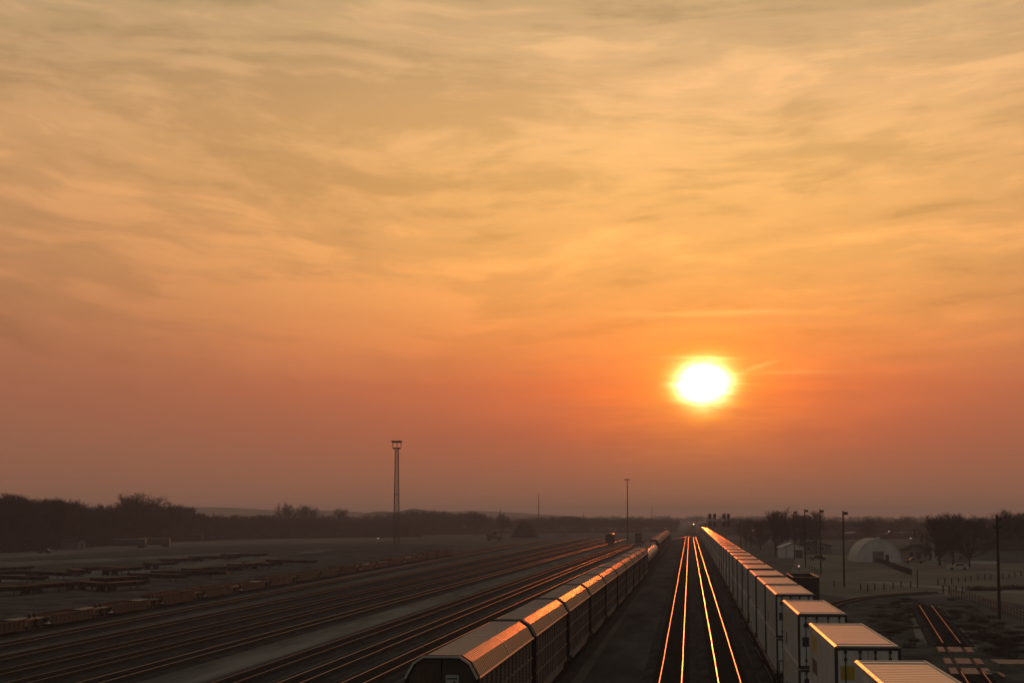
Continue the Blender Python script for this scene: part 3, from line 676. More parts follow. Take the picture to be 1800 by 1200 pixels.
# autorack cars
AL = 28.1
def autorack():
    h = AL / 2; parts = []
    b = MB(); b.box(-1.46, 1.46, -h + 0.3, h - 0.3, 0.95, 4.3)
    npan = 14; pl = (AL - 1.0) / npan
    slots = MB()
    for s in (-1, 1):
        for k in range(npan + 1):
            y = -h + 0.5 + k * pl; b.box(*sorted((s * 1.45, s * 1.55)), y - 0.07, y + 0.07, 0.95, 4.31)
        for z in (0.95, 2.0, 3.1, 4.22): b.box(*sorted((s * 1.455, s * 1.535)), -h + 0.45, h - 0.45, z, z + 0.09)
        for k in range(npan):
            y = -h + 0.5 + k * pl
            for zb in (1.15, 2.2, 3.3):
                for j in range(5):
                    z = zb + j * 0.17; slots.box(*sorted((s * 1.459, s * 1.473)), y + 0.22, y + pl - 0.22, z, z + 0.075)
        b.prismx([(-h + 0.2, 0.95), (-h + 3.6, 0.95), (-h + 5.0, 0.55), (h - 5.0, 0.55), (h - 3.6, 0.95), (h - 0.2, 0.95), (h - 0.2, 1.1), (-h + 0.2, 1.1)], *sorted((s * 1.40, s * 1.52)))
    parts.append(('body', b, M['rackside'], None, False)); parts.append(('side_slots', slots, M['rackdark'], 0, False))
    RP = [(-1.56, 4.28), (-1.21, 4.92), (-0.78, 5.2), (0.78, 5.2), (1.21, 4.92), (1.56, 4.28)]
    r = MB(); y = -h + 0.68
    ring = []
    ys2 = []; step = 0.62
    while y < h - 1.25:
        ys2 += [(y, 0.0), (y + step * 0.70, 0.0), (y + step * 0.78, 0.022), (y + step * 0.92, 0.022)]; y += step
    vs = []
    for (yy, o_) in ys2:
        for (a, z) in RP:
            l = math.hypot(a, z - 3.0); vs.append((a + a / l * o_, yy, z + (z - 3.0) / l * o_))
    fs = [(i * 6 + k, i * 6 + k + 1, (i + 1) * 6 + k + 1, (i + 1) * 6 + k) for i in range(len(ys2) - 1) for k in range(5)]
    r.add(vs, [f[::-1] for f in fs]); parts.append(('roof', r, M['galv'], None, False))
    ev = MB()  # strip added to carry the eave glint
    for s in (-1, 1): ev.prism([(s * 1.535, 4.18), (s * 1.60, 4.2), (s * 1.61, 4.27), (s * 1.575, 4.32), (s * 1.535, 4.30)][::s], -h + 0.64, h - 0.64)
    parts.append(('eave_glint_strip', ev, M['eave'], None, False))
    def arch(y0, y1, e):
        q = MB(); o_ = []
        for (a, z) in RP: l = math.hypot(a, z - 3.0); o_.append((a + a / l * e, z + (z - 3) / l * e))
        inner = [(a * 0.985, z - 0.03) for a, z in RP]
        q.prism((o_ + inner[::-1])[::-1], y0, y1); return q
    parts.append(('roof_band', arch(-0.1, 0.1, 0.03), M['band'], 2, False))
    for s in (-1, 1):
        y0, y1 = sorted((s * (h - 0.62), s * (h + 0.0)))
        q = arch(y0, y1, 0.06)
        for t_ in (-1, 1): q.box(*sorted((t_ * 1.46, t_ * 1.585)), y0 - 0.02, y1 + 0.02, 0.95, 4.29)
        parts.append(('end_arch', q, M['gap'], None, False))
        if s < 0: parts.append(('end_rim', arch(-h - 0.06, -h - 0.001, 0.07), M['band'], None, False))
    for s in (-1, 1):
        for t_ in (-1, 1):
            d = MB(); x0, x1 = sorted((t_ * 0.03, t_ * 1.42)); y0, y1 = sorted((s * (h - 0.10), s * (h - 0.28)))
            prof = [(x0, 1.0), (x1, 1.0)] + ([(1.42, 4.34), (1.13, 4.84), (0.74, 5.11), (0.03, 5.12)] if t_ > 0 else [(-0.03, 5.12), (-0.74, 5.11), (-1.13, 4.84), (-1.42, 4.34)])
            d.prism(prof, y0, y1)
            for k in range(3): xk = x0 + (x1 - x0) * (k + 0.75) / 3.6; ye = s * (h - 0.10); d.box(xk - 0.03, xk + 0.03, *sorted((ye, ye + s * 0.035)), 1.0, 4.6)
            parts.append(('end_door', d, M['rackend'], None, False))
        pl_ = MB(); ye = s * (h - 0.10); pl_.box(0.18 if s < 0 else -0.75, 0.75 if s < 0 else -0.18, *sorted((ye, ye + s * 0.05)), 3.95, 4.45); pi = len(parts); parts.append(('placard', pl_, M['plate'], None, False))
        li = MB(); li.box(0.24 if s < 0 else -0.69, 0.69 if s < 0 else -0.24, *sorted((ye + s * 0.05, ye + s * 0.056)), 4.26, 4.32); li.box(0.5 if s < 0 else -0.62, 0.62 if s < 0 else -0.5, *sorted((ye + s * 0.05, ye + s * 0.056)), 4.02, 4.2)
        parts.append(('printing', li, M['ink'], pi, False))
    for s in (-1, 1): parts += bogie_parts(s * (h - 4.0), None, len(parts))
    for s in (-1, 1): parts.append(('coupler', coupler(s * (h - 0.2), s), M['bogie'], None, False))
    return parts
spec_ar = Spec('autorack_car', autorack())
y = P(807, 1155, 5.2).y; k = 0
rzA = -math.atan(ARdx)
arl_ = ['nearest autorack car with placard on its brown end door', 'second autorack car, its roof glint brightest and orange', 'third autorack car behind the bright one', 'fourth autorack car from the camera end', 'fifth autorack car from the camera end', 'sixth autorack car from the camera end']
while k < 10:
    cy = y + AL / 2 + 0.1 + k * 28.6
    o = spec_ar.place((ARX(min(cy, 379)), cy, 0), rzA, k > 6)
    tag(o, arl_[k] if k < 6 else 'autorack car in the far end of the front block before the tank cars', 'railcar', 'brown autorack cars of the left train'); k += 1
yend = y + 10 * 28.6
def tank_car():
    parts = []; L = 15.0; h = L / 2
    t = MB(); t.lathe([(-h, 0.15), (-h + 0.12, 0.8), (-h + 0.4, 1.25), (-h + 0.8, 1.48), (h - 0.8, 1.48), (h - 0.4, 1.25), (h - 0.12, 0.8), (h, 0.15)], 'y', (0, 0, 2.75), 28)
    parts.append(('tank', t, M['tank'], None, True))
    d = MB(); d.lathe([(4.15, 0.62), (4.6, 0.62), (4.7, 0.5)], 'z', (0, 0, 0), 16); d.box(-0.9, 0.9, -1.4, -1.3, 4.2, 4.9); d.box(-0.9, 0.9, 1.3, 1.4, 4.2, 4.9)
    for s in (-1, 1): d.tube((s * 0.9, -1.4, 4.87), (s * 0.9, 1.4, 4.87), 0.03, n=5)
    parts.append(('dome', d, M['tank'], None, False))
    f = MB(); f.box(-0.3, 0.3, -h - 0.6, h + 0.6, 0.75, 1.15); 
    for s in (-1, 1): f.box(-1.4, 1.4, *sorted((s * (h - 0.2), s * (h + 0.6))), 1.0, 1.15); f.prism([(-1.3, 1.15), (1.3, 1.15), (1.2, 2.0), (0.6, 1.55), (-0.6, 1.55), (-1.2, 2.0)], *sorted((s * (h - 1.6), s * (h - 1.2))))
    parts.append(('frame', f, M['bogie'], None, False))
    l = MB()
    for s in (-1, 1):
        for e in (-0.25, 0.25): l.tube((s * 1.53, e, 1.0), (s * 1.53, e, 3.6), 0.025, n=5)
        for z in np.arange(1.1, 3.6, 0.35): l.tube((s * 1.53, -0.25, z), (s * 1.53, 0.25, z), 0.02, n=5)
    parts.append(('ladder', l, M['bogie'], None, False))
    for s in (-1, 1): parts += bogie_parts(s * (h - 1.6), None, len(parts))
    for s in (-1, 1): parts.append(('coupler', coupler(s * (h + 0.6), s), M['bogie'], None, False))
    return parts
spec_tk = Spec('tank_car', tank_car())
A0 = Vector((ARX(379), 379, 0)); A1 = Vector((p_far0.x, p_far0.y, 0))
def arpos(Y):
    for a, b in zip(ar_pts[:-1], ar_pts[1:]):
        if a[1] <= Y <= b[1]:
            t = (Y - a[1]) / (b[1] - a[1]); return (a[0] + (b[0] - a[0]) * t, Y, 0), -math.atan2(b[0] - a[0], b[1] - a[1])
    a, b = ar_pts[-2], ar_pts[-1]; t = (Y - a[1]) / (b[1] - a[1]); return (a[0] + (b[0] - a[0]) * t, Y, 0), -math.atan2(b[0] - a[0], b[1] - a[1])
Y = yend + 9.0; k = 0
while Y + 9 < p_far0.y:
    loc, rz = arpos(Y); o = spec_tk.place(loc, rz, k > 4)
    tag(o, 'pale tank car directly behind the front block of autorack cars' if k == 0 else 'pale tank car in the run between the two blocks of autorack cars', 'railcar', 'pale tank cars in the left train'); Y += 17.4; k += 1
Y = p_far0.y + 14.3; k = 0
while Y < p_far1.y + 5:
    loc, rz = arpos(Y); o = spec_ar.place(loc, rz, k > 1)
    tag(o, 'autorack car facing the tank cars at the front of the far block' if k == 0 else 'autorack car in the far glowing block beyond the tank cars', 'railcar', 'brown autorack cars of the left train'); Y += 28.6; k += 1

# empty well cars on the left
spec_wr = [Spec('empty_well_car', well_car(15.2, 21.8, M[q_], tp_)) for q_, tp_ in (('wellrust', 1.5), ('wellyellow', 1.4), ('wellblack', 1.15))]
rzW = -math.atan2(Wd.x, Wd.y); Y = Wf(0)[1] + 172; k = 0
cosW = Wd.y
wl = ['nearest dark empty well car at the left edge', 'second empty well car from the left edge', 'third empty well car from the left edge, dark like the first two', 'fourth empty well car from the left edge with rusty red side', 'fifth empty well car from the left edge']
while Y < b_.y + 2:
    p = Wf(Y); ok_ = k in (4, 7, 8); o = spec_wr[1 if ok_ else (2 if k in (0, 1, 2, 5, 10, 11, 13, 14) else 0)].place((p[0], p[1], 0), rzW, k > 9)
    tag(o, wl[k] if k < 4 else ('ochre empty well car in the string left of the yard tracks' if ok_ else ('dark empty well car standing among the rusty ones of the left string' if k in (5, 10, 11, 13, 14) else 'rusty empty well car in the middle or far part of the left string')), 'well car', 'empty well cars left of the yard tracks')
    Y += 21.8 * cosW; k += 1
# boxes of container locks lying on some of them
# low flat trailers in rows
def chassis(L):
    parts = []; h = L / 2; f = MB()
    for s in (-1, 1): f.box(*sorted((s * 0.35, s * 0.55)), -h, h, 0.7, 1.25)
    f.box(-1.28, 1.28, -h, h, 1.26, 1.42)
    for yy in np.linspace(-h, h, 7): f.box(-1.25, 1.25, yy - 0.12, yy + 0.12, 0.96, 1.25)
    f.box(-1.3, 1.3, -h - 0.12, -h - 0.003, 1.05, 1.45); f.box(-1.3, 1.3, h + 0.003, h + 0.12, 1.05, 1.45)
    parts.append(('deck_frame', f, M['deck'], None, False))
    l = MB()
    for s in (-1, 1): l.tube((s * 0.7, h - 3, 0), (s * 0.7, h - 3, 0.96), 0.09, n=6); l.box(s * 0.7 - 0.18, s * 0.7 + 0.18, h - 3.15, h - 2.85, 0, 0.06)
    parts.append(('landing_leg', l, M['bogie'], None, False))
    for yy in (-h + 1.2, -h + 2.5):
        for s in (-1, 1):
            w = MB(); w.lathe([(s * 0.75, 0.3), (s * 0.75, 0.5), (s * 1.2, 0.5), (s * 1.2, 0.3), (s * 1.1, 0.25)], 'x', (0, yy, 0.5), 16); parts.append(('wheel', w, M['tyre'], None, False))
    return parts
spec_ch = Spec('flat_trailer', chassis(14.0))
rowA = [(42, 1029, 132, 1023), (130, 1021, 178, 1025), (157, 1018, 265, 1012), (245, 1008, 312, 1010), (300, 1004, 365, 1004), (362, 999, 412, 996), (428, 988, 482, 991), (398, 993, 470, 989)]
rowA += [(-40, 1034, 30, 1031), (180, 1026, 250, 1021), (485, 984, 540, 985), (330, 1000, 400, 997)]
rowB = [(345, 978, 410, 977), (-30, 1005, 60, 1003), (180, 1000, 250, 996), (400, 974, 460, 973), (0, 1012, 46, 1013), (60, 1004, 112, 1006), (123, 998, 146, 1004), (125, 998, 240, 995), (250, 991, 316, 987), (0, 998, 40, 996), (290, 983, 340, 981)]
for rows, lab, g in ((rowA, 'low dark flat trailer in the nearer row behind the well cars', 'flat trailers nearer row'), (rowB, 'low dark flat trailer in the farther row on the pale gravel', 'flat trailers farther row')):
    for (x0, y0, x1, y1) in rows:
        c = P((x0 + x1) / 2, (y0 + y1) / 2, 0.9); dv = P(x1, y1, 0.9) - P(x0, y0, 0.9)
        rz = -math.atan2(dv.x, dv.y) if dv.length > 3 else 1.2
        # keep the trailer its true length; turn it as it stands
        o = spec_ch.place((c.x, c.y, GZ), rz); tag(o, lab, 'trailer', g)

# gondola on the right
def gondola(L=15.5, top=3.75):
    h = L / 2; parts = []; b = MB()
    for s in (-1, 1):
        b.box(*sorted((s * 1.5, s * 1.56)), -h, h, 1.0, top)
        for k in range(12): y = -h + 0.35 + (L - 0.7) * k / 11; b.box(*sorted((s * 1.56, s * 1.64)), y - 0.07, y + 0.07, 1.0, top - 0.05)
    for s in (-1, 1): b.box(-1.5, 1.5, *sorted((s * h, s * (h - 0.06))), 1.0, top)
    b.box(-1.5, 1.5, -h, h, 0.9, 1.02); b.prism([(-1.3, 0.9), (-0.5, 0.35), (0.5, 0.35), (1.3, 0.9)], -h + 4, h - 4)
    parts.append(('body', b, M['gond'], None, False))
    r = MB()
    for s in (-1, 1): r.cbox(*sorted((s * 1.47, s * 1.66)), -h - 0.02, h + 0.02, top, top + 0.1, 0.03); r.cbox(-1.47, 1.47, *sorted((s * (h - 0.1), s * (h + 0.05))), top, top + 0.1, 0.03)
    parts.append(('top_rim', r, M['rim'], None, False))
    c = MB(); n = 14
    vs = [(-1.49 + 2.98 * i / n, -h + 0.07 + (L - 0.14) * j / 40, top - 0.9 + 0.35 * mnoise.noise((i * 0.5, j * 0.3, 0)) + 0.3 * math.sin(math.pi * i / n)) for j in range(41) for i in range(n + 1)]
    c.add(vs, [(j * (n + 1) + i, j * (n + 1) + i + 1, (j + 1) * (n + 1) + i + 1, (j + 1) * (n + 1) + i) for j in range(40) for i in range(n)])
    parts.append(('coal_load', c, M['coal'], None, False))
    for s in (-1, 1): parts += bogie_parts(s * (h - 1.9), None, len(parts))
    for s in (-1, 1): parts.append(('coupler', coupler(s * h, s), M['bogie'], None, False))
    return parts
g0 = P(1417, 1014, 3.8)
o = Spec('gondola_car', gondola()).place((g0.x, g0.y + 7.8, 0), 0); tag(o, 'dark open topped gondola car with ochre rim beside the containers', 'railcar')

# boxcars standing far away on the yard tracks
def boxcar(L=15.5, w=1.55, top=4.6):
    h = L / 2; parts = []; b = MB(); b.box(-w, w, -h, h, 1.0, top - 0.35)
    for s in (-1, 1):
        for k in range(14): y = -h + 0.5 + (L - 1) * k / 13; b.box(*sorted((s * w, s * (w + 0.06))), y - 0.05, y + 0.05, 1.0, top - 0.4)
        for k in range(5): z = 1.3 + k * 0.6; b.box(-w + 0.1, w - 0.1, *sorted((s * h, s * (h + 0.06))), z, z + 0.12)
    parts.append(('body', b, M['boxbrown'], None, False))
    r = MB(); r.prism([(-w - 0.1, top - 0.36), (w + 0.1, top - 0.36), (w + 0.1, top - 0.25), (w - 0.35, top - 0.08), (0.3, top), (-0.3, top), (-w + 0.35, top - 0.08), (-w - 0.1, top - 0.25)], -h - 0.1, h + 0.1); r.box(-0.35, 0.35, -h, h, top + 0.003, top + 0.1)
    parts.append(('roof', r, M['galv'], None, False))
    for s in (-1, 1): d = MB(); d.box(*sorted((s * (w + 0.06), s * (w + 0.12))), -1.6, 1.6, 1.05, top - 0.5); parts.append(('sliding_door', d, M['rackend'], None, False))
    for s in (-1, 1): parts += bogie_parts(s * (h - 2.0), None, len(parts))
    for s in (-1, 1): parts.append(('coupler', coupler(s * h, s), M['bogie'], None, False))
    return parts
sbx = Spec('boxcar', boxcar())
p = P(1071, 957.5); tag(sbx.place((p.x, p.y + 7.7, 0), 0), 'dark boxcar standing end on, left of the light mast', 'railcar')
def locomotive(head=True):
    parts = []; L = 21.0; h = L / 2; f = MB(); f.box(-1.5, 1.5, -h, h, 1.05, 1.45); f.box(-1.0, 1.0, -3.5, 3.5, 0.35, 1.04)
    for s in (-1, 1): f.box(-1.5, 1.5, *sorted((s * h, s * (h - 0.15))), 0.35, 1.04)
    parts.append(('frame', f, M['bogie'], None, False))
    b = MB(); b.cbox(-0.95, 0.95, -h + 6.3, h - 0.9, 1.46, 4.35, 0.3); b.box(-1.4, 1.4, h - 5.5, h - 2.0, 3.5, 4.45); parts.append(('long_hood', b, M['boxbrown'], None, False))
    c = MB(); c.cbox(-1.5, 1.5, -h + 3.4, -h + 6.2, 1.46, 4.55, 0.45); ci = len(parts); parts.append(('cab', c, M['boxbrown'], None, False))
    w = MB(); w.box(-1.2, -0.15, -h + 3.34, -h + 3.41, 3.3, 4.0); w.box(0.15, 1.2, -h + 3.34, -h + 3.41, 3.3, 4.0); parts.append(('windscreen', w, M['glass'], ci, False))
    n = MB(); n.prismx([(-h + 0.9, 1.46), (-h + 3.39, 1.46), (-h + 3.39, 3.2), (-h + 1.3, 2.95), (-h + 0.9, 2.6)], -1.0, 1.0); parts.append(('short_hood', n, M['boxbrown'], None, False))
    if head:
        q = MB(); q.lathe([(0, 0.32), (0.1, 0.32)], 'y', (-0.0, -h + 3.22, 4.22), 14); parts.append(('headlight', q, M['head'], None, False))
    for s in (-1, 1): parts += bogie_parts(s * (h - 3.6), None, len(parts))
    for s in (-1, 1): parts.append(('coupler', coupler(s * h, s), M['bogie'], None, False))
    return parts
p = P(1122, 955); tag(Spec('locomotive', locomotive(False)).place((p.x, p.y + 10.5, 0), math.pi * 0 ), 'dark switcher locomotive parked between the light mast and the tank cars', 'locomotive')
LY = 1800; LX = 2.63 + ((LY - 1000) / 800) ** 2 * 1.4
p = at(1219, LY); tag(Spec('locomotive', locomotive(True)).place((p.x, p.y, 0), -0.004), 'far locomotive with a glowing headlight at the end of the main line', 'locomotive')

# ------------------------------------------------------------------ masts, towers, poles, signals
def lattice_tower(x, D, top):
    H = zat(top, D) - GZ; r = empty('floodlight_tower', at(x, D), YAW)
    leg = MB(); w0, w1 = 2.3, 1.25
    def c(k, z): t = z / H; w = (w0 + (w1 - w0) * t) / 2; return ((-w, w, w, -w)[k], (-w, -w, w, w)[k], z)
    lat = MB(); n = 16; Ht = H - 3.4
    for k in range(4):
        g = MB(); g.tube(c(k, 0), c(k, Ht), 0.17, 0.13, 6); g.build('leg', M['steel'], r)
        for j in range(n):
            z0, z1 = Ht * j / n, Ht * (j + 1) / n; lat.tube(c(k, z0), c((k + 1) % 4, z1), 0.085, n=4); lat.tube(c((k + 1) % 4, z0), c(k, z1), 0.085, n=4); lat.tube(c(k, z1), c((k + 1) % 4, z1), 0.08, n=4)
    lat.build('lattice', M['steel'], r)
    l = MB()
    for s in (-0.25, 0.25): l.tube((s, 0, 0), (s, 0, Ht), 0.07, n=5)
    l.build('ladder', M['darksteel'], r)
    for z in (Ht * 0.52, Ht * 0.16, Ht * 0.09):
        q = MB(); w = 1.35; q.box(-w, w, -w, w, z, z + 0.22)
        q.build('landing', M['darksteel'], r)
    pf = MB(); pf.box(-1.75, 1.75, -1.75, 1.75, Ht + 0.003, Ht + 0.5)
    for a in (-1.7, 0, 1.7):
        for b in (-1.7, 1.7): pf.tube((a, b, Ht + 0.5), (a, b, Ht + 2.6), 0.07, n=5)
    pf.build('platform', M['darksteel'], r)
    for z in (Ht + 2.6,):
        q = MB()
        for b in (-1.7, 1.7): q.box(-2.15, 2.15, b - 0.1, b + 0.1, z, z + 0.2)
        for b in (-1.7, 1.7): q.box(b - 0.1, b + 0.1, -1.6, 1.6, z, z + 0.2)
        q.build('lamp_rack', M['darksteel'], r)
    for a in (-1.9, -1.2, -0.4, 0.4, 1.1, 1.8):
        for b in (-1.9, 1.9):
            q = MB(); q.prismx([(b - 0.3, Ht + 2.8), (b + 0.3, Ht + 2.8), (b + 0.2, Ht + 3.4), (b - 0.2, Ht + 3.4)], a - 0.3, a + 0.3); q.build('floodlight', M['darksteel'], r)
    tag(r, 'tall lattice floodlight tower with a lamp platform above the left wood', 'tower')
lattice_tower(697, 775, 775)
def mast(x, D, top, label, r0=0.35, ring=True, name='light_mast'):
    H = zat(top, D) - GZ; r = empty(name, at(x, D), 0)
    m_ = MB(); m_.tube((0, 0, -0.2), (0, 0, H), r0, r0 * 0.5, 8); m_.build('pole', M['darksteel'], r)
    if ring:
        q = MB(); q.lathe([(H - 0.35, 0.9), (H - 0.15, 0.9)], 'z', (0, 0, 0), 12); q.build('lamp_ring', M['darksteel'], r)
        for k in range(6):
            a = k * math.pi / 3; q = MB(); q.lathe([(H - 0.62, 0.34), (H - 0.25, 0.22)], 'z', (math.cos(a) * 1.2, math.sin(a) * 1.2, 0), 8); q.build('floodlight', M['darksteel'], r)
    tag(r, label, 'mast')
mast(1103, 870, 841.5, 'slender light mast with round lamp head beside the distant boxcar')
mast(947, 1700, 868, 'thin hazy radio mast between the conifers and the light mast', 0.5, False, 'radio_mast')
mast(1146, 1500, 890, 'thin hazy mast right of the light mast', 0.28, False, 'radio_mast')
mast(880, 1150, 894, 'thin pole above the round tree behind the loader', 0.25, False, 'utility_pole')
mast(1026, 1500, 898, 'faint thin pole above the far wood left of the light mast', 0.25, False, 'utility_pole')
mast(1276, 900, 899, 'thin pole rising behind the signal heads', 0.16, False, 'utility_pole')
def pole(x, base, top, label, head=1, r0=0.17):
    p = P(x, base, GZ); D = depth(base); H = zat(top, D) - GZ; r = empty('light_pole', p, YAW)
    m_ = MB(); m_.tube((0, 0, -0.2), (0, 0, H), r0, r0 * 0.7, 8); m_.build('pole', M['wood'], r)
    if head == 1:
        q = MB(); q.tube((0, 0, H - 0.5), (0.45, -0.1, H - 0.35), 0.05, n=5); q.build('bracket', M['darksteel'], r)
        q = MB(); q.prismx([(-0.35, H - 0.65), (0.15, H - 0.65), (0.08, H - 0.15), (-0.25, H - 0.15)], 0.15, 0.75); q.build('floodlight', M['darksteel'], r)
    elif head == 2:
        q = MB(); q.box(-0.45, 0.45, -0.08, 0.08, H - 1.3, H - 1.18); q.build('cross_arm', M['darksteel'], r)
        for a, z in ((0.28, H - 0.6), (-0.33, H - 1.45), (0.33, H - 1.45)):
            q = MB(); q.prismx([(-0.35, z), (0.2, z - 0.1), (0.2, z + 0.25), (-0.25, z + 0.32)], a - 0.22, a + 0.22); q.build('floodlight', M['darksteel'], r)
    tag(r, label, 'pole', 'light poles by the shed field')
pole(1484, 1031, 897.5, 'wooden light pole left of the arched hut, nearest of its row')
pole(1443, 1009, 894.5, 'wooden light pole between the cream shed and the arched hut')
pole(1416, 997, 894.5, 'wooden light pole at the right corner of the cream shed')
pole(1396.5, 984, 898, 'wooden light pole standing before the cream shed')
pole(1757, 1088, 905, 'wooden pole with three floodlights near the right edge', 2, 0.2)
pole(1613, 1032, 1000, 'short bare post by the pale road bend', 0, 0.12)
pole(1787, 1163, 1143, 'small post beside the lone concrete slab', 0, 0.06)
pole(1382, 982, 957, 'short post before the left part of the cream shed', 0, 0.1)
# signal bridge
def signals():
    D = 700; z = 10.3; r = empty('signal_bridge', at(1300, D), YAW)
    k = D / F; X = lambda px: (px - 1300) * k
    b = MB()
    for zz in (z - 0.45, z + 0.45):
        for yy in (-0.5, 0.5): b.tube((X(1242), yy, zz), (X(1320), yy, zz), 0.07, n=5)
    n = 18
    for i in range(n):
        x0 = X(1242) + (X(1320) - X(1242)) * i / n; x1 = X(1242) + (X(1320) - X(1242)) * (i + 1) / n
        for yy in (-0.5, 0.5): b.tube((x0, yy, z - 0.45), (x1, yy, z + 0.45), 0.04, n=4); b.tube((x1, yy, z + 0.45), (x1, yy, z - 0.45), 0.04, n=4)
    b.build('truss', M['darksteel'], r)
    for xx in (1302, 1320):
        g = MB(); g.tube((X(xx), 0, 0), (X(xx), 0, z + 0.4), 0.28, 0.22, 8); g.build('support', M['darksteel'], r)
    for px in (1247.7, 1256, 1272.3, 1280.2):
        for s in (1, -1):
            h = MB(); z0 = z + (0.55 if s > 0 else -2.4); hh = 1.95
            prof = [(-0.5, 0.35), (-0.38, 0.05), (-0.15, 0), (0.15, 0), (0.38, 0.05), (0.5, 0.35), (0.5, 1.6), (0.36, 1.88), (0.14, 1.95), (-0.14, 1.95), (-0.36, 1.88), (-0.5, 1.6)]
            h.prism([(X(px) + a * 1.15, z0 + c) for a, c in prof], -0.7, -0.62); h.box(X(px) - 0.25, X(px) + 0.25, -0.62, -0.25, z0 + 0.2, z0 + 1.75)
            for j in range(3): h.lathe([(-0.95, 0.15), (-0.7, 0.17)], 'y', (X(px), 0, z0 + 0.45 + j * 0.52), 8)
            h.build('signal_head', M['darksteel'], r)
    tag(r, 'signal bridge with four pairs of dark signal heads behind the container train', 'signal')
signals()
def lamp(x, base, ly, label, D=None, m_='lampdim', rad=0.22):
    D = D or depth(base); z = zat(ly, D); r = empty('street_lamp', at(x, D), YAW); H = z - GZ
    q = MB(); q.tube((0, 0, -0.2), (0, 0, H), 0.09, 0.06, 6); q.build('pole', M['darksteel'], r)
    q = MB(); q.lathe([(H, 0.12), (H + 0.1, rad), (H + 0.3, rad), (H + 0.4, 0.1)], 'z', (0, 0, 0), 10); q.build('lamp_head', M[m_], r)
    tag(r, label, 'lamp')
lamp(1562, 958, 934, 'small white lamp above the arched hut', 730, 'lampw', 0.3); lamp(1600, 962, 946, 'small white lamp right of the arched hut roof', 640, 'lampdim', 0.3); lamp(1676, 975, 943, 'white lamp under the forked bare tree', 540, 'lampdim', 0.25)
lamp(665, 949, 946, 'small white lamp low beside the foot of the tower', 860, 'lampw', 0.4); lamp(1403, 1000, 995, 'small pink lamp beside the gondola car', 400, 'redlamp', 0.2)

# ------------------------------------------------------------------ buildings
def gable(name, w, d, hw, hr, wall, roof, windows=(), door=None):
    parts = []; b = MB(); b.prism([(-w / 2, 0), (w / 2, 0), (w / 2, hw), (0, hr), (-w / 2, hw)], -d / 2, d / 2); parts.append(('wall', b, wall, None, False))
    r = MB()
    for s in (-1, 1):
        sl = (hr - hw) / (w / 2); ov = 0.35
        prof = [(s * (w / 2 + ov), hw - sl * ov + 0.02), (0, hr + 0.02), (0, hr + 0.16), (s * (w / 2 + ov), hw - sl * ov + 0.16)]
        r.prism(prof if s < 0 else prof[::-1], -d / 2 - 0.3, d / 2 + 0.3)
    parts.append(('roof', r, roof, None, False))
    for (x0, x1, z0, z1) in windows:
        q = MB(); q.box(x0 - 0.08, x1 + 0.08, -d / 2 - 0.05, -d / 2 - 0.002, z0 - 0.08, z1 + 0.08); i = len(parts); parts.append(('window', q, M['cream'], None, False))
        q = MB(); q.box(x0, x1, -d / 2 - 0.06, -d / 2 - 0.045, z0, z1); parts.append(('pane', q, M['glass'], i, False))
    if door:
        x0, x1, z1 = door; q = MB(); q.box(x0, x1, -d / 2 - 0.05, -d / 2 - 0.002, 0, z1); parts.append(('door', q, M['door'], None, False))
    return Spec(name, parts)
def put(sp, x, base, rz, label, cat, dy=0.0):
    p = P(x, base, GZ); o = sp.place((p.x, p.y + dy, GZ), rz); return tag(o, label, cat)
put(gable('storage_shed', 6.4, 9, 2.9, 4.1, M['cream'], M['creamroof'], (), (0.9, 3.0, 2.3)), 1391.5, 980, YAW - 0.06, 'small cream gabled shed behind the row of poles', 'shed', 4.5)
def quonset():
    parts = []; Rr = 5.65; d = 24; n = 28
    sh = MB(); pr = []
    for i in range(n + 1):
        a = math.pi * i / n; pr.append((-math.cos(a) * Rr, math.sin(a) * Rr * 1.05))
    inn = [(x * 0.98, z * 0.98) for x, z in pr]
    sh.prism(pr + inn[::-1], -d / 2, d / 2)
    for k in range(25):
        y = -d / 2 + 0.4 + k * (d - 0.8) / 24; o_ = [(x * 1.008, z * 1.008) for x, z in pr]; sh.prism(o_ + [(x * 0.999, z * 0.999) for x, z in pr][::-1], y - 0.09, y + 0.09)
    parts.append(('curved_shell', sh, M['creamroof'], None, True))
    for s in (-1, 1):
        w = MB(); w.prism([(x * 0.975, z * 0.975) for x, z in pr], *sorted((s * (d / 2 - 0.25), s * (d / 2 - 0.1)))); parts.append(('end_wall', w, M['cream'], None, False))
    y = -d / 2 + 0.1
    q = MB(); q.box(-1.5, 1.3, y - 0.1, y - 0.005, 0, 2.6); q.box(-1.7, 1.5, y - 0.14, y - 0.005, 2.62, 2.78); parts.append(('sliding_door', q, M['greywall'], None, False))
    q = MB(); q.box(1.75, 2.6, y - 0.06, y - 0.005, 0, 1.9); parts.append(('door', q, M['door'], None, False))
    q = MB(); q.box(-0.45, 0.45, -d / 2 + 0.5, -d / 2 + 1.4, Rr * 1.05 + 0.02, Rr * 1.05 + 0.45); parts.append(('roof_vent', q, M['creamroof'], None, False))
    return Spec('arched_hut', parts)
fl, fr, bl = P(1505, 987.5, GZ), P(1585, 988, GZ), P(1487, 983, GZ)
ctr = (fl + fr) / 2; rzq = math.atan2(fr.y - fl.y, fr.x - fl.x) if False else YAW - 0.09
dirq = Vector((-math.sin(rzq), math.cos(rzq), 0))
o = quonset().place((ctr.x + dirq.x * 12, ctr.y + dirq.y * 12, GZ), rzq); tag(o, 'cream arched metal hut with sliding door in its round end wall', 'hut')
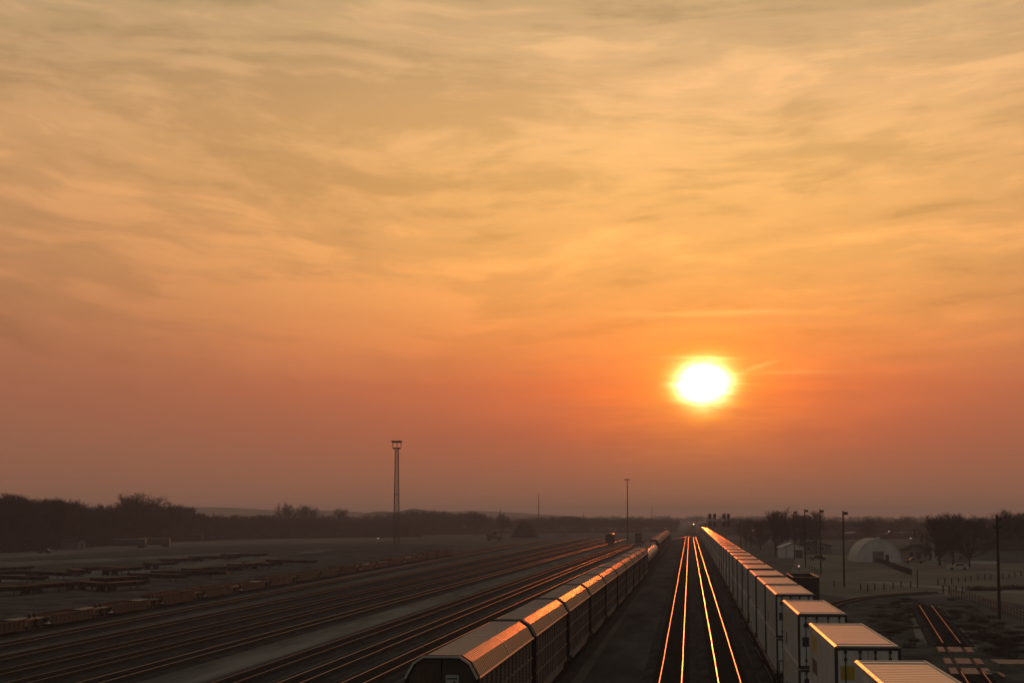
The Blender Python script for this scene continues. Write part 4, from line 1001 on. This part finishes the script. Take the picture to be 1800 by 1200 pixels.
put(gable('house', 6, 9, 2.6, 4.0, M['greywall'], M['darkroof'], ((-2.6, -1.4, 1, 2.2), (1.2, 2.4, 1, 2.2)), (-0.5, 0.5, 2.1)), 1612, 984, YAW, 'small grey house right of the arched hut', 'house', 4)
put(gable('house', 6, 8, 3, 4.6, M['cream'], M['greywall'], ((-2.2, -1.0, 1, 2.2),), (0.6, 1.6, 2.1)), 1655, 984, YAW, 'small white house behind the broad bare tree', 'house', 4)
put(gable('house', 5, 8, 3, 4.8, M['greywall'], M['cream'], ((-1.6, -0.6, 1, 2.2),), (0.6, 1.5, 2.1)), 1684, 986, YAW + 0.2, 'small grey house behind the forked bare tree', 'house', 4)
put(gable('house', 11, 20, 3.4, 5.6, M['greywall'], M['darkroof'], ((-4, -2, 1, 2.2), (2, 4, 1, 2.2)), (-0.6, 0.6, 2.2)), 1735, 989, YAW + 1.45, 'wide dark roofed building with pale lower wall', 'building', 6)
put(gable('house', 8, 9, 4, 6.2, M['greywall'], M['darkroof'], ((-2.8, -1.6, 1.4, 2.8), (1.4, 2.6, 1.4, 2.8)), None), 1780, 978, YAW, 'grey house behind the small yellow lit canopy', 'house', 6)
put(gable('house', 10, 8, 2.4, 3.6, M['greywall'], M['darkroof'], ((-3, -1.8, 1, 2), (1.5, 2.7, 1, 2)), None), 1432, 972, YAW, 'low grey house under the bare clump right of the shed', 'house', 4)
put(gable('warehouse', 26, 14, 2.4, 3.2, M['greywall'], M['creamroof'], (), (-2, 2, 2)), 1595, 945, YAW, 'long low pale building far behind the arched hut', 'building', 6)
put(gable('warehouse', 16, 14, 2.6, 3.4, M['greywall'], M['creamroof'], (), (-2, 2, 2)), 1506, 946, YAW, 'low pale building behind the left side of the arched hut', 'building', 6)
put(gable('warehouse', 24, 14, 4, 5, M['greywall'], M['cream'], (), (-2, 2, 3)), 1345, 946, YAW, 'low grey building far behind the container train', 'building', 6)
put(gable('house', 9, 9, 3.2, 5, M['cream'], M['greywall'], ((-3, -1.8, 1, 2.2), (0, 1.2, 1, 2.2)), (2, 3, 2.1)), 1715, 970, YAW, 'pale house half hidden behind the dark roofed building', 'house', 4)
# lit canopy, low wall
def canopy():
    r = MB(); r.box(-1.6, 1.6, -1, 1, 2.6, 3.0); l = MB(); l.box(-1.5, 1.5, -1.02, -1.003, 2.55, 2.95)
    parts = [('roof', r, M['litroof'], None, False)]
    for a in (-1.4, 1.4): q = MB(); q.tube((a, 0, 0), (a, 0, 2.6), 0.06, n=6); parts.append(('post', q, M['darksteel'], None, False))
    return Spec('lit_canopy', parts)
put(canopy(), 1778, 988, YAW, 'small yellow lit canopy near the right edge', 'canopy')
def wall_between(name, pts, h, t, m_, label, cat):
    mb = MB(); pp = [(p.x, p.y) for p in pts]; extrude_path(mb, pp, [(-t, GZ - 0.02), (t, GZ - 0.02), (t, GZ + h), (-t, GZ + h)]); return tag(mb.build(name, m_), label, cat)
wall_between('low_wall', [P(1702, 990.5, GZ), P(1754, 991, GZ)], 0.75, 0.15, M['cream'], 'low pale wall before the dark roofed building', 'wall')
# picket fence from the hut
def fence(pts, h, step, label, m_=M['wood'], gapm=None, rails=2, pw=0.06):
    pp = resample([(p.x, p.y) for p in pts], step); r = empty('fence', (pp[0][0], pp[0][1], GZ))
    ps = MB(); rl = MB()
    for p in pp: ps.box(p[0] - pp[0][0] - pw, p[0] - pp[0][0] + pw, p[1] - pp[0][1] - pw, p[1] - pp[0][1] + pw, -0.1, h * random.uniform(0.92, 1.05))
    q = [(p[0] - pp[0][0], p[1] - pp[0][1]) for p in pp]
    for k in range(rails): z = h * (0.35 + 0.5 * k / max(1, rails - 1)); extrude_path(rl, q, [(-0.03, z), (0.03, z), (0.03, z + 0.09), (-0.03, z + 0.09)])
    ps.build('pickets', m_, r); rl.build('fence_rail', m_, r); return tag(r, label, 'fence')
fence([P(1538, 987, GZ), P(1556, 992, GZ), P(1576, 1001, GZ), P(1602, 1010, GZ)], 1.15, 0.5, 'dark picket fence running down from the arched hut', pw=0.11)
fence([P(1668, 1046, GZ), P(1720, 1062, GZ), P(1800, 1092, GZ), P(1860, 1118, GZ)], 1.3, 2.4, 'thin wire fence right of the stub track', M['steel'], rails=3, pw=0.05)
# hedge strip (stuff) along the road
hit = []
for k in range(26):
    x = 1706 + k * 6.2; hit.append((random.choice(A_SHR), P(x, 1038.2 if x < 1756 else 1036, GZ), 0.35, random.uniform(0.15, 0.28)))
for k in range(70):
    x = random.uniform(1545, 1640); yb = 1050 + random.uniform(0, 90); hit.append((random.choice(A_SHR), P(x - 30 * (yb - 1050) / 90, yb, GZ), 0.32, random.uniform(0.04, 0.12)))
for k in range(80):
    x = random.uniform(1670, 1800); hit.append((random.choice(A_SHR), P(x, 1060 + (x - 1670) * 0.4 + random.uniform(-8, 60), GZ), 0.34, random.uniform(0.04, 0.14)))
mass('scrub', hit, M['twig'], 'low dark scrub around the stub track and road', 'scrub')
rows = [[(1466, 1030), (1513, 1036), (1525, 1039), (1538, 1036), (1554, 1036), (1570, 1035), (1584, 1032), (1601, 1032)],
        [(1649, 1028), (1661, 1027), (1673, 1026), (1685, 1024), (1697, 1023), (1707, 1021), (1719, 1020), (1731, 1019), (1742, 1018), (1763, 1017), (1774, 1016), (1784, 1014), (1795, 1012)],
        [(1658, 1041), (1669, 1042.5), (1681, 1042), (1692, 1041.5)],
        [(1423, 1000), (1427, 1003), (1432, 1005), (1437, 1007)]]
labs = ['short dark post in the row beside the pale road bend', 'short dark post in the long row across the field on the right', 'short dark post in the four beyond the stub track end', 'short dark post beside the pole near the gondola car']
cat_ = ['posts by the road bend', 'posts across the field', 'posts beyond the stub track', 'posts near the gondola car']
pm = {}
for rw, lab, g in zip(rows, labs, cat_):
    for (x, yb) in rw:
        p = P(x, yb, GZ); hgt = random.uniform(0.85, 1.15)
        mb = MB(); mb.tube((0, 0, -0.1), (0, 0, hgt), 0.11, 0.1, 7); mb.lathe([(hgt, 0.1), (hgt + 0.05, 0.05)], 'z', (0, 0, 0), 7)
        o = mb.build('fence_post', M['wood']); o.location = p; o.rotation_euler = (random.uniform(-.03, .03), random.uniform(-.03, .03), 0); tag(o, lab, 'post', g)
# concrete slabs on the stub track
slabs = [(1131, 1139.5), (1150.5, 1160), (1167, 1177.5)]; sn = ['farthest', 'middle', 'nearest']
ry = math.atan2(Rd.y, Rd.x) - math.pi / 2
for (ya, yb), nm in zip(slabs, sn):
    Ya, Yb = P(1680, ya, 0.1).y, P(1680, yb, 0.1).y; c = Rf((Ya + Yb) / 2); Ls = (Ya - Yb) / 2 * 0.97
    for x0, x1, w in ((-1.45, -0.92, 'left'), (-0.56, 0.56, 'middle'), (0.92, 1.45, 'right')):
        mb = MB(); mb.prism([(x0, GZ), (x1, GZ), (x1, -0.14), (x0, -0.14)], -Ls, Ls)
        o = mb.build('concrete_slab', M['concrete']); o.location = (c[0], c[1], 0); o.rotation_euler = (0, 0, ry)
        tag(o, f'{w} concrete slab in the {nm} row of the stub track crossing', 'slab', 'concrete slabs of the stub track crossing')
Ya, Yb = P(1775, 1155, 0.1).y, P(1775, 1162.5, 0.1).y; p = P(1790, 1158.7, 0.1)
mb = MB(); mb.prism([(-1.8, GZ), (2.2, GZ), (2.2, -0.05), (-1.8, -0.05)], -(Ya - Yb) / 2, (Ya - Yb) / 2)
o = mb.build('concrete_slab', M['concrete']); o.location = (p.x, p.y, 0); tag(o, 'lone wide concrete slab at the right edge', 'slab')
# pipes lying by the near slab
mb = MB(); q0, q1 = P(1735, 1181, GZ + 0.2), P(1756, 1183, GZ + 0.2); mb.tube(q0, q1, 0.12, n=8); q2 = P(1768, 1190, GZ + 0.2); mb.tube(q1, q2, 0.12, n=8)
tag(mb.build('pipe', M['concrete'], None, True), 'pale bent pipe lying beside the nearest concrete slab', 'pipe')

# ------------------------------------------------------------------ vehicles and odd things
def car(body, pick=False):
    parts = []; b = MB(); L = 4.6 if not pick else 5.4
    prof = [(-L / 2, 0.35), (L / 2, 0.35), (L / 2, 0.75), (L / 2 - 0.15, 0.88), (L * 0.2, 0.95), (-L / 2 + 0.2, 0.95), (-L / 2, 0.8)]
    b.prismx(prof, -0.88, 0.88); parts.append(('body', b, body, None, False))
    c = MB(); c.prismx([(-L * 0.36 if not pick else -0.2, 0.953), (L * 0.22, 0.953), (L * 0.1, 1.45), (-L * 0.26 if not pick else -0.1, 1.45)], -0.76, 0.76); ci = len(parts); parts.append(('cabin', c, body, None, False))
    g = MB()
    for s in (-1, 1): g.prismx([(-L * 0.29 if not pick else -0.1, 1.0), (L * 0.17, 1.0), (L * 0.09, 1.38), (-L * 0.24 if not pick else -0.05, 1.38)], *sorted((s * 0.762, s * 0.772)))
    parts.append(('window', g, M['glass'], ci, False))
    for yy in (-L * 0.3, L * 0.3):
        for s in (-1, 1): w = MB(); w.lathe([(s * 0.68, 0.2), (s * 0.68, 0.33), (s * 0.9, 0.33), (s * 0.9, 0.2)], 'x', (0, yy, 0.33), 14); parts.append(('wheel', w, M['tyre'], None, False))
    return parts
put(Spec('parked_car', car(M['carwhite'])), 1684, 1001.5, 1.5, 'pale car parked under the forked bare tree', 'car')
put(Spec('parked_car', car(M['carlow'])), 1438, 984, 1.4, 'dark car parked right of the cream shed', 'car')
put(Spec('parked_car', car(M['carlow'])), 78, 972, 1.5, 'dark car parked before the left wood', 'car')
put(Spec('pickup_truck', car(M['tan'], True)), 1607, 990, 1.5, 'dull tan pickup truck parked right of the arched hut', 'truck')
# long box trailers before the left wood
def van_trailer(L, H, m_):
    h = L / 2; b = MB(); b.box(-1.3, 1.3, -h, h, 1.1, H)
    for k in range(16): y = -h + 0.4 + (L - 0.8) * k / 15; b.box(1.3, 1.33, y - 0.04, y + 0.04, 1.1, H); b.box(-1.33, -1.3, y - 0.04, y + 0.04, 1.1, H)
    parts = [('box', b, m_, None, False)]; r = MB(); r.box(-1.33, 1.33, -h - 0.02, h + 0.02, H + 0.003, H + 0.06); parts.append(('roof', r, M['creamroof'], None, False))
    u = MB(); u.box(-0.5, 0.5, -h + 0.3, h - 0.3, 0.85, 1.09); u.tube((-0.8, h - 3, 0), (-0.8, h - 3, 1.1), 0.08); u.tube((0.8, h - 3, 0), (0.8, h - 3, 1.1), 0.08); parts.append(('underframe', u, M['bogie'], None, False))
    for yy in (-h + 1.2, -h + 2.5):
        for s in (-1, 1): w = MB(); w.lathe([(s * 0.7, 0.3), (s * 0.7, 0.5), (s * 1.22, 0.5), (s * 1.22, 0.3)], 'x', (0, yy, 0.5), 14); parts.append(('wheel', w, M['tyre'], None, False))
    return Spec('box_trailer', parts)
tr = van_trailer(12.2, 3.3, M['blue'])
for x, yb, lab in ((228, 962.5, 'dark blue box trailer at the left of the pair before the wood'), (271, 961, 'dark blue box trailer at the right of the pair before the wood')):
    put(tr, x, yb, 1.50 + YAW, lab, 'trailer')
put(van_trailer(14, 3.4, M['gond']), 331, 950.5, 1.52 + YAW, 'dark long trailer with pale roof beyond the blue pair', 'trailer')
put(gable('storage_shed', 7, 9, 2.6, 3.6, M['greywall'], M['darkroof'], (), (-1, 1, 2.2)), 118, 965, YAW + 1.4, 'low dim shed before the left wood', 'shed', 3)
# loader
def loader():
    parts = []; b = MB(); b.box(-3.6, 3.4, -1.4, 1.4, 1.1, 2.3); b.box(-3.8, -1.4, -1.3, 1.3, 2.31, 3.2); parts.append(('chassis', b, M['boxbrown'], None, False))
    c = MB(); c.prismx([(-1.2, 2.32), (1.2, 2.32), (1.1, 4.7), (-1.1, 4.7)], -1.1, 1.5); ci = len(parts); parts.append(('cab', c, M['orange'], None, False))
    g = MB(); g.box(-0.9, 1.3, -1.21, -1.19, 3.2, 4.3); parts.append(('window', g, M['glass'], ci, False))
    q = MB(); q.box(-1.2, -0.6, -0.9, 0.9, 4.71, 5.2); q.box(1.0, 1.5, -0.8, 0.8, 4.71, 5.0); parts.append(('beacon_box', q, M['plate'], None, False))
    a = MB(); a.tube((3.4, 0, 2.0), (4.2, 0, 0.9), 0.22, n=6); a.prismx([(-1.4, 0.2), (1.4, 0.2), (1.4, 1.8), (-1.4, 1.8)], 4.0, 4.3); parts.append(('bucket', a, M['boxbrown'], None, False))
    for xx in (-2.4, 2.2):
        for s in (-1, 1):
            w = MB(); w.lathe([(s * 1.0, 0.5), (s * 1.0, 1.05), (s * 1.65, 1.05), (s * 1.7, 0.9), (s * 1.7, 0.5)], 'y', (xx, 0, 1.05), 18); parts.append(('wheel', w, M['tyre'], None, False))
    return Spec('wheel_loader', parts)
p = P(869, 950, GZ); o = loader().place((p.x, p.y, GZ), YAW); o.scale = (1.0, 1.0, 1.0); tag(o, 'brown heavy loader with tall cab left of the gravel heap', 'loader')
def heap(x, yb, w, h, label):
    p = P(x, yb, GZ); mb = MB(); n = 26; vs = [(0, 0, h)]
    for j in range(1, 9):
        for i in range(n):
            a = 2 * math.pi * i / n; rr = w * j / 8 * (1 + 0.12 * mnoise.noise((math.cos(a) * 2 + x, math.sin(a) * 2, j * 0.2))); z = h * (1 - j / 8) ** 0.9 + 0.25 * mnoise.noise((i * 0.7, j * 0.9, x)) * (1 if j < 8 else 0)
            vs.append((math.cos(a) * rr, math.sin(a) * rr, z if j < 8 else -0.1))
    fs = [(0, 1 + i, 1 + (i + 1) % n) for i in range(n)] + [(1 + (j - 1) * n + i, 1 + j * n + i, 1 + j * n + (i + 1) % n, 1 + (j - 1) * n + (i + 1) % n) for j in range(1, 8) for i in range(n)]
    mb.add(vs, fs); o = mb.build('gravel_heap', M['heap'], None, True); o.location = p; tag(o, label, 'heap')
heap(925, 944, 6.0, 3.3, 'brown gravel heap before the conifers'); heap(993, 942, 5.0, 2.2, 'lower gravel heap right of the large one')
# overhead wire between the light poles
mb = MB(); pts_ = [(1396.5, 984, 926), (1416, 997, 929), (1443, 1009, 931), (1484, 1031, 937)]
for (xa, ba, ta), (xb_, bb, tb) in zip(pts_[:-1], pts_[1:]):
    pa = P(xa, ba, GZ); pa.z = zat(ta, depth(ba)); pb = P(xb_, bb, GZ); pb.z = zat(tb, depth(bb)); prev = pa
    for k in range(1, 13):
        t = k / 12; q = pa.lerp(pb, t); q.z -= 4 * t * (1 - t) * 0.9; mb.tube(prev, q, 0.03, n=4); prev = q
tag(mb.build('overhead_cable', M['darksteel']), 'sagging cable strung between the four wooden light poles', 'cable')

# ------------------------------------------------------------------ haze
hm = bpy.data.materials.new('haze_air'); hm.use_nodes = True; nt = hm.node_tree; nt.nodes.clear()
ho = nt.nodes.new('ShaderNodeOutputMaterial'); hv = nt.nodes.new('ShaderNodeVolumePrincipled')
hv.inputs['Color'].default_value = (0.96, 0.95, 0.94, 1); hv.inputs['Density'].default_value = 0.00025; hv.inputs['Anisotropy'].default_value = 0.10
nt.links.new(hv.outputs[0], ho.inputs['Volume'])
mb = MB(); mb.box(-4500, 4500, -300, 7600, GZ - 1.0, 48)
tag(mb.build('haze', hm), kind='stuff')

# ------------------------------------------------------------------ sky
SUN_AZ, SUN_EL = 0.41, 4.05
w = bpy.data.worlds.new('World'); sc.world = w; w.use_nodes = True; nt = w.node_tree; nt.nodes.clear()
class S:
    def __init__(s, k): s.k = k
    def _op(s, op, *o, clamp=False):
        n = nt.nodes.new('ShaderNodeMath'); n.operation = op; n.use_clamp = clamp
        for i, q in enumerate((s,) + o):
            if isinstance(q, S): nt.links.new(q.k, n.inputs[i])
            else: n.inputs[i].default_value = q
        return S(n.outputs[0])
    def __add__(s, o): return s._op('ADD', o)
    def __radd__(s, o): return s._op('ADD', o)
    def __sub__(s, o): return s._op('SUBTRACT', o)
    def __rsub__(s, o): return (s * -1.0) + o
    def __mul__(s, o): return s._op('MULTIPLY', o)
    def __rmul__(s, o): return s._op('MULTIPLY', o)
    def __truediv__(s, o): return s._op('DIVIDE', o)
    def exp(s): return s._op('EXPONENT')
    def sq(s): return s * s
    def sqrt(s): return s._op('SQRT')
    def clamp(s): return s._op('ADD', 0.0, clamp=True)
def sstep(x, a, b):
    n = nt.nodes.new('ShaderNodeMapRange'); n.interpolation_type = 'SMOOTHSTEP'; nt.links.new(x.k, n.inputs['Value'])
    n.inputs['From Min'].default_value = a; n.inputs['From Max'].default_value = b; return S(n.outputs[0])
def vec(x, y, z):
    n = nt.nodes.new('ShaderNodeCombineXYZ')
    for i, q in enumerate((x, y, z)):
        if isinstance(q, S): nt.links.new(q.k, n.inputs[i])
        else: n.inputs[i].default_value = q
    return n.outputs[0]
def nse(v, detail=5, rough=0.55, dist=0.0, scale=1.0):
    n = nt.nodes.new('ShaderNodeTexNoise'); n.inputs['Scale'].default_value = scale; n.inputs['Detail'].default_value = detail; n.inputs['Roughness'].default_value = rough; n.inputs['Distortion'].default_value = dist
    nt.links.new(v, n.inputs['Vector']); return S(n.outputs['Fac'])
def cscale(col, f):
    n = nt.nodes.new('ShaderNodeVectorMath'); n.operation = 'SCALE'
    if isinstance(col, tuple): n.inputs[0].default_value = col
    else: nt.links.new(col, n.inputs[0])
    if isinstance(f, S): nt.links.new(f.k, n.inputs['Scale'])
    else: n.inputs['Scale'].default_value = f
    return n.outputs[0]
def cadd(a, b):
    n = nt.nodes.new('ShaderNodeVectorMath'); n.operation = 'ADD'; nt.links.new(a, n.inputs[0]); nt.links.new(b, n.inputs[1]); return n.outputs[0]
def cmul(a, t):
    n = nt.nodes.new('ShaderNodeVectorMath'); n.operation = 'MULTIPLY'; nt.links.new(a, n.inputs[0]); n.inputs[1].default_value = t; return n.outputs[0]
def cmix(a, b, f):
    n = nt.nodes.new('ShaderNodeMix'); n.data_type = 'RGBA'; n.clamp_factor = True; nt.links.new(f.k, n.inputs['Factor'])
    for nm, q in (('A', a), ('B', b)):
        sk = [i for i in n.inputs if i.name == nm and i.type == 'RGBA'][0]
        if isinstance(q, tuple): sk.default_value = (*q, 1)
        else: nt.links.new(q, sk)
    return [o for o in n.outputs if o.type == 'RGBA'][0]
def lin(r, g, b): return tuple(((c / 255) / 12.92 if c / 255 <= 0.04045 else ((c / 255 + 0.055) / 1.055) ** 2.4) for c in (r, g, b))
def ramp(x, stops):
    n = nt.nodes.new('ShaderNodeValToRGB'); cr = n.color_ramp; nt.links.new(x.k, n.inputs['Fac'])
    while len(cr.elements) < len(stops): cr.elements.new(0.5)
    for e, (p_, c) in zip(cr.elements, stops): e.position = p_; e.color = (*c, 1)
    return n.outputs['Color']
tc = nt.nodes.new('ShaderNodeTexCoord'); sx = nt.nodes.new('ShaderNodeSeparateXYZ'); nt.links.new(tc.outputs['Generated'], sx.inputs[0])
dx, dy, dz = (S(sx.outputs[i]) for i in range(3))
az = dx._op('ARCTAN2', dy) * 57.29578; el = dz._op('ARCSINE') * 57.29578
u = az - SUN_AZ; v = el - SUN_EL
# broad gradient towards the sunset, left side and towards the sun
elr = (el / 40.0).clamp()
def stops(l): return [(e / 40.0, lin(*c)) for e, c in l]
TOPS = [(19, (164, 148, 118)), (25, (134, 133, 124)), (40, (132, 136, 132))]
west = ramp(elr, stops([(0, (146, 100, 74)), (1, (152, 102, 75)), (3.7, (171, 108, 77)), (5, (184, 118, 81)), (6.2, (190, 128, 84)), (8, (202, 143, 92)), (10, (213, 157, 101)), (12, (222, 169, 111)), (14, (210, 167, 115)), (15.8, (198, 164, 116))] + TOPS))
mid = ramp(elr, stops([(0, (152, 101, 74)), (1, (163, 102, 73)), (2.5, (188, 102, 68)), (4, (220, 118, 69)), (5.3, (246, 150, 77)), (6.5, (252, 168, 86)), (8, (254, 182, 98)), (10, (255, 191, 111)), (11.5, (255, 196, 122)), (13, (243, 190, 127)), (14.5, (220, 178, 124)), (15.8, (210, 172, 122))] + TOPS))
mf = ((u + 0.5).sq() / (-2.0 * 9.0 * 9.0)).exp()
west = cmix(west, mid, mf)
wf = (u.sq() / (-2.0 * 34 * 34)).exp()
east = ramp(elr, stops([(0, (66, 64, 62)), (10, (90, 88, 84)), (40, (132, 136, 132))]))
base = cmix(east, west, wf)
# cirrus
wz = nse(vec(az * 0.06, el * 0.13, 2.0), 3, 0.5); wy = nse(vec(az * 0.05, el * 0.12, 7.0), 3, 0.5)
elw = el + (wz - 0.5) * 3.4 - (az + 4.0).sq() * 0.0045
azw = az + (wy - 0.5) * 10.0
c1 = nse(vec(azw * 0.085, elw * 0.44, 0.3), 7, 0.55)
c2 = nse(vec(azw * 0.05, elw * 0.22, 4.3), 5, 0.5)
c3 = nse(vec(azw * 0.20, elw * 1.35, 9.1), 6, 0.58)
c4 = nse(vec(azw * 0.45, elw * 1.3, 5.1), 6, 0.6)
hi = sstep(el, 2.5, 8.5)
amt = hi * 0.9 + 0.1
cl = c1 * 0.34 + c2 * 0.28 + c3 * 0.20 + c4 * 0.18
dark = sstep(cl, 0.505, 0.42) * amt
brt = sstep(cl, 0.505, 0.58) * amt
base = cmix(base, cmul(base, (0.75, 0.765, 0.74)), dark * 0.75)
base = cmix(base, cmul(base, (1.25, 1.20, 1.16)), brt * 0.85)
base = cscale(base, (c3 - 0.5) * 0.22 * amt + 1.0)
base = cmul(base, (1.01, 0.985, 1.0))
# red band around the sun and its glow
n_s = nse(vec(az * 0.5, el * 2.2, 1.0), 5, 0.6)
n_s2 = nse(vec(az * 0.25, el * 3.4, 6.0), 4, 0.6)
vv = v - 0.02 + (n_s - 0.5) * 0.45
rr = (((u - 0.05 - (n_s2 - 0.5) * 0.5) / 1.02).sq() + (vv / 0.79).sq()).sqrt()
g2 = ((u / 5.0).sq() * -1.0 + (v + 0.1).sq() / (-1.0 * 1.9 * 1.9)).exp()
base = cadd(base, cscale((0.36, 0.04, -0.014), g2 * ((n_s - 0.5) * 1.5 + (n_s2 - 0.5) * 0.8 + 1.0)))
g3 = (rr * -0.9).exp() * ((n_s2 - 0.5) * 1.4 + 1.15)
base = cadd(base, cscale((0.60, 0.34, 0.01), g3))
base = cadd(base, cscale((9.0, 6.2, 0.5), (rr.sq() * -2.45).exp()))
base = cadd(base, cscale((0.0, 0.0, 6.5), (rr.sq() * -3.9).exp()))
# thin lit wisps next to the sun
w1 = ((u - 0.1).sq() / (-2.0 * 0.62 * 0.62) + (v - 0.83 + u * 0.03).sq() / (-2.0 * 0.035 * 0.035)).exp()
w2 = ((u - 1.75).sq() / (-2.0 * 0.35 * 0.35) + (v - 0.55 - (u - 1.75) * 0.28).sq() / (-2.0 * 0.05 * 0.05)).exp()
w3 = ((u - 2.6).sq() / (-2.0 * 1.1 * 1.1) + (v - 0.36 - (n_s - 0.5) * 0.25).sq() / (-2.0 * 0.05 * 0.05)).exp()
w4 = ((u - 0.2).sq() / (-2.0 * 1.7 * 1.7) + (v - 2.2 - (c3 - 0.5) * 0.4).sq() / (-2.0 * 0.07 * 0.07)).exp()
base = cadd(base, cscale((0.25, 0.35, 0.10), w1 * 0.9 + w2 * 0.4 + w3 * 0.22 + w4 * 0.35))
# below the horizon: nothing bright
base = cscale(base, sstep(el, -2.0, -0.2) * 0.8 + 0.2)
sky = nt.nodes.new('ShaderNodeTexSky'); sky.sky_type = 'NISHITA'; sky.sun_disc = False; sky.sun_elevation = R(SUN_EL); sky.sun_rotation = R(SUN_AZ); sky.dust_density = 6; sky.air_density = 1.5
b1 = nt.nodes.new('ShaderNodeBackground'); nt.links.new(sky.outputs[0], b1.inputs['Color']); b1.inputs['Strength'].default_value = 0.05
b2 = nt.nodes.new('ShaderNodeBackground'); nt.links.new(base, b2.inputs['Color']); b2.inputs['Strength'].default_value = 1.0
ad = nt.nodes.new('ShaderNodeMixShader'); wo = nt.nodes.new('ShaderNodeOutputWorld')
fmx = (wf * -0.5 + 0.5)._op('MAXIMUM', 0.0) * sstep(wf, 0.95, 0.2); nt.links.new(fmx.k, ad.inputs[0]); nt.links.new(b2.outputs[0], ad.inputs[1]); nt.links.new(b1.outputs[0], ad.inputs[2]); nt.links.new(ad.outputs[0], wo.inputs['Surface'])
w.cycles.sampling_method = 'MANUAL'; w.cycles.sample_map_resolution = 2048

sd = bpy.data.lights.new('sun', 'SUN'); sd.energy = 0.7; sd.angle = R(0.53); sd.color = (1.0, 0.155, 0.022)
so = bpy.data.objects.new('sun', sd); COL.objects.link(so)
sdir = Vector((math.sin(R(SUN_AZ)) * math.cos(R(SUN_EL)), math.cos(R(SUN_AZ)) * math.cos(R(SUN_EL)), math.sin(R(SUN_EL))))
so.rotation_euler = (-sdir).to_track_quat('-Z', 'Y').to_euler(); so.location = (0, 200, 60)

sc.view_settings.view_transform = 'Standard'; sc.view_settings.look = 'None'; sc.view_settings.exposure = 0; sc.view_settings.gamma = 1
sc.cycles.use_denoising = True
sc.cycles.max_bounces = 6; sc.cycles.volume_bounces = 1
sc.cycles.sample_clamp_indirect = 4.0
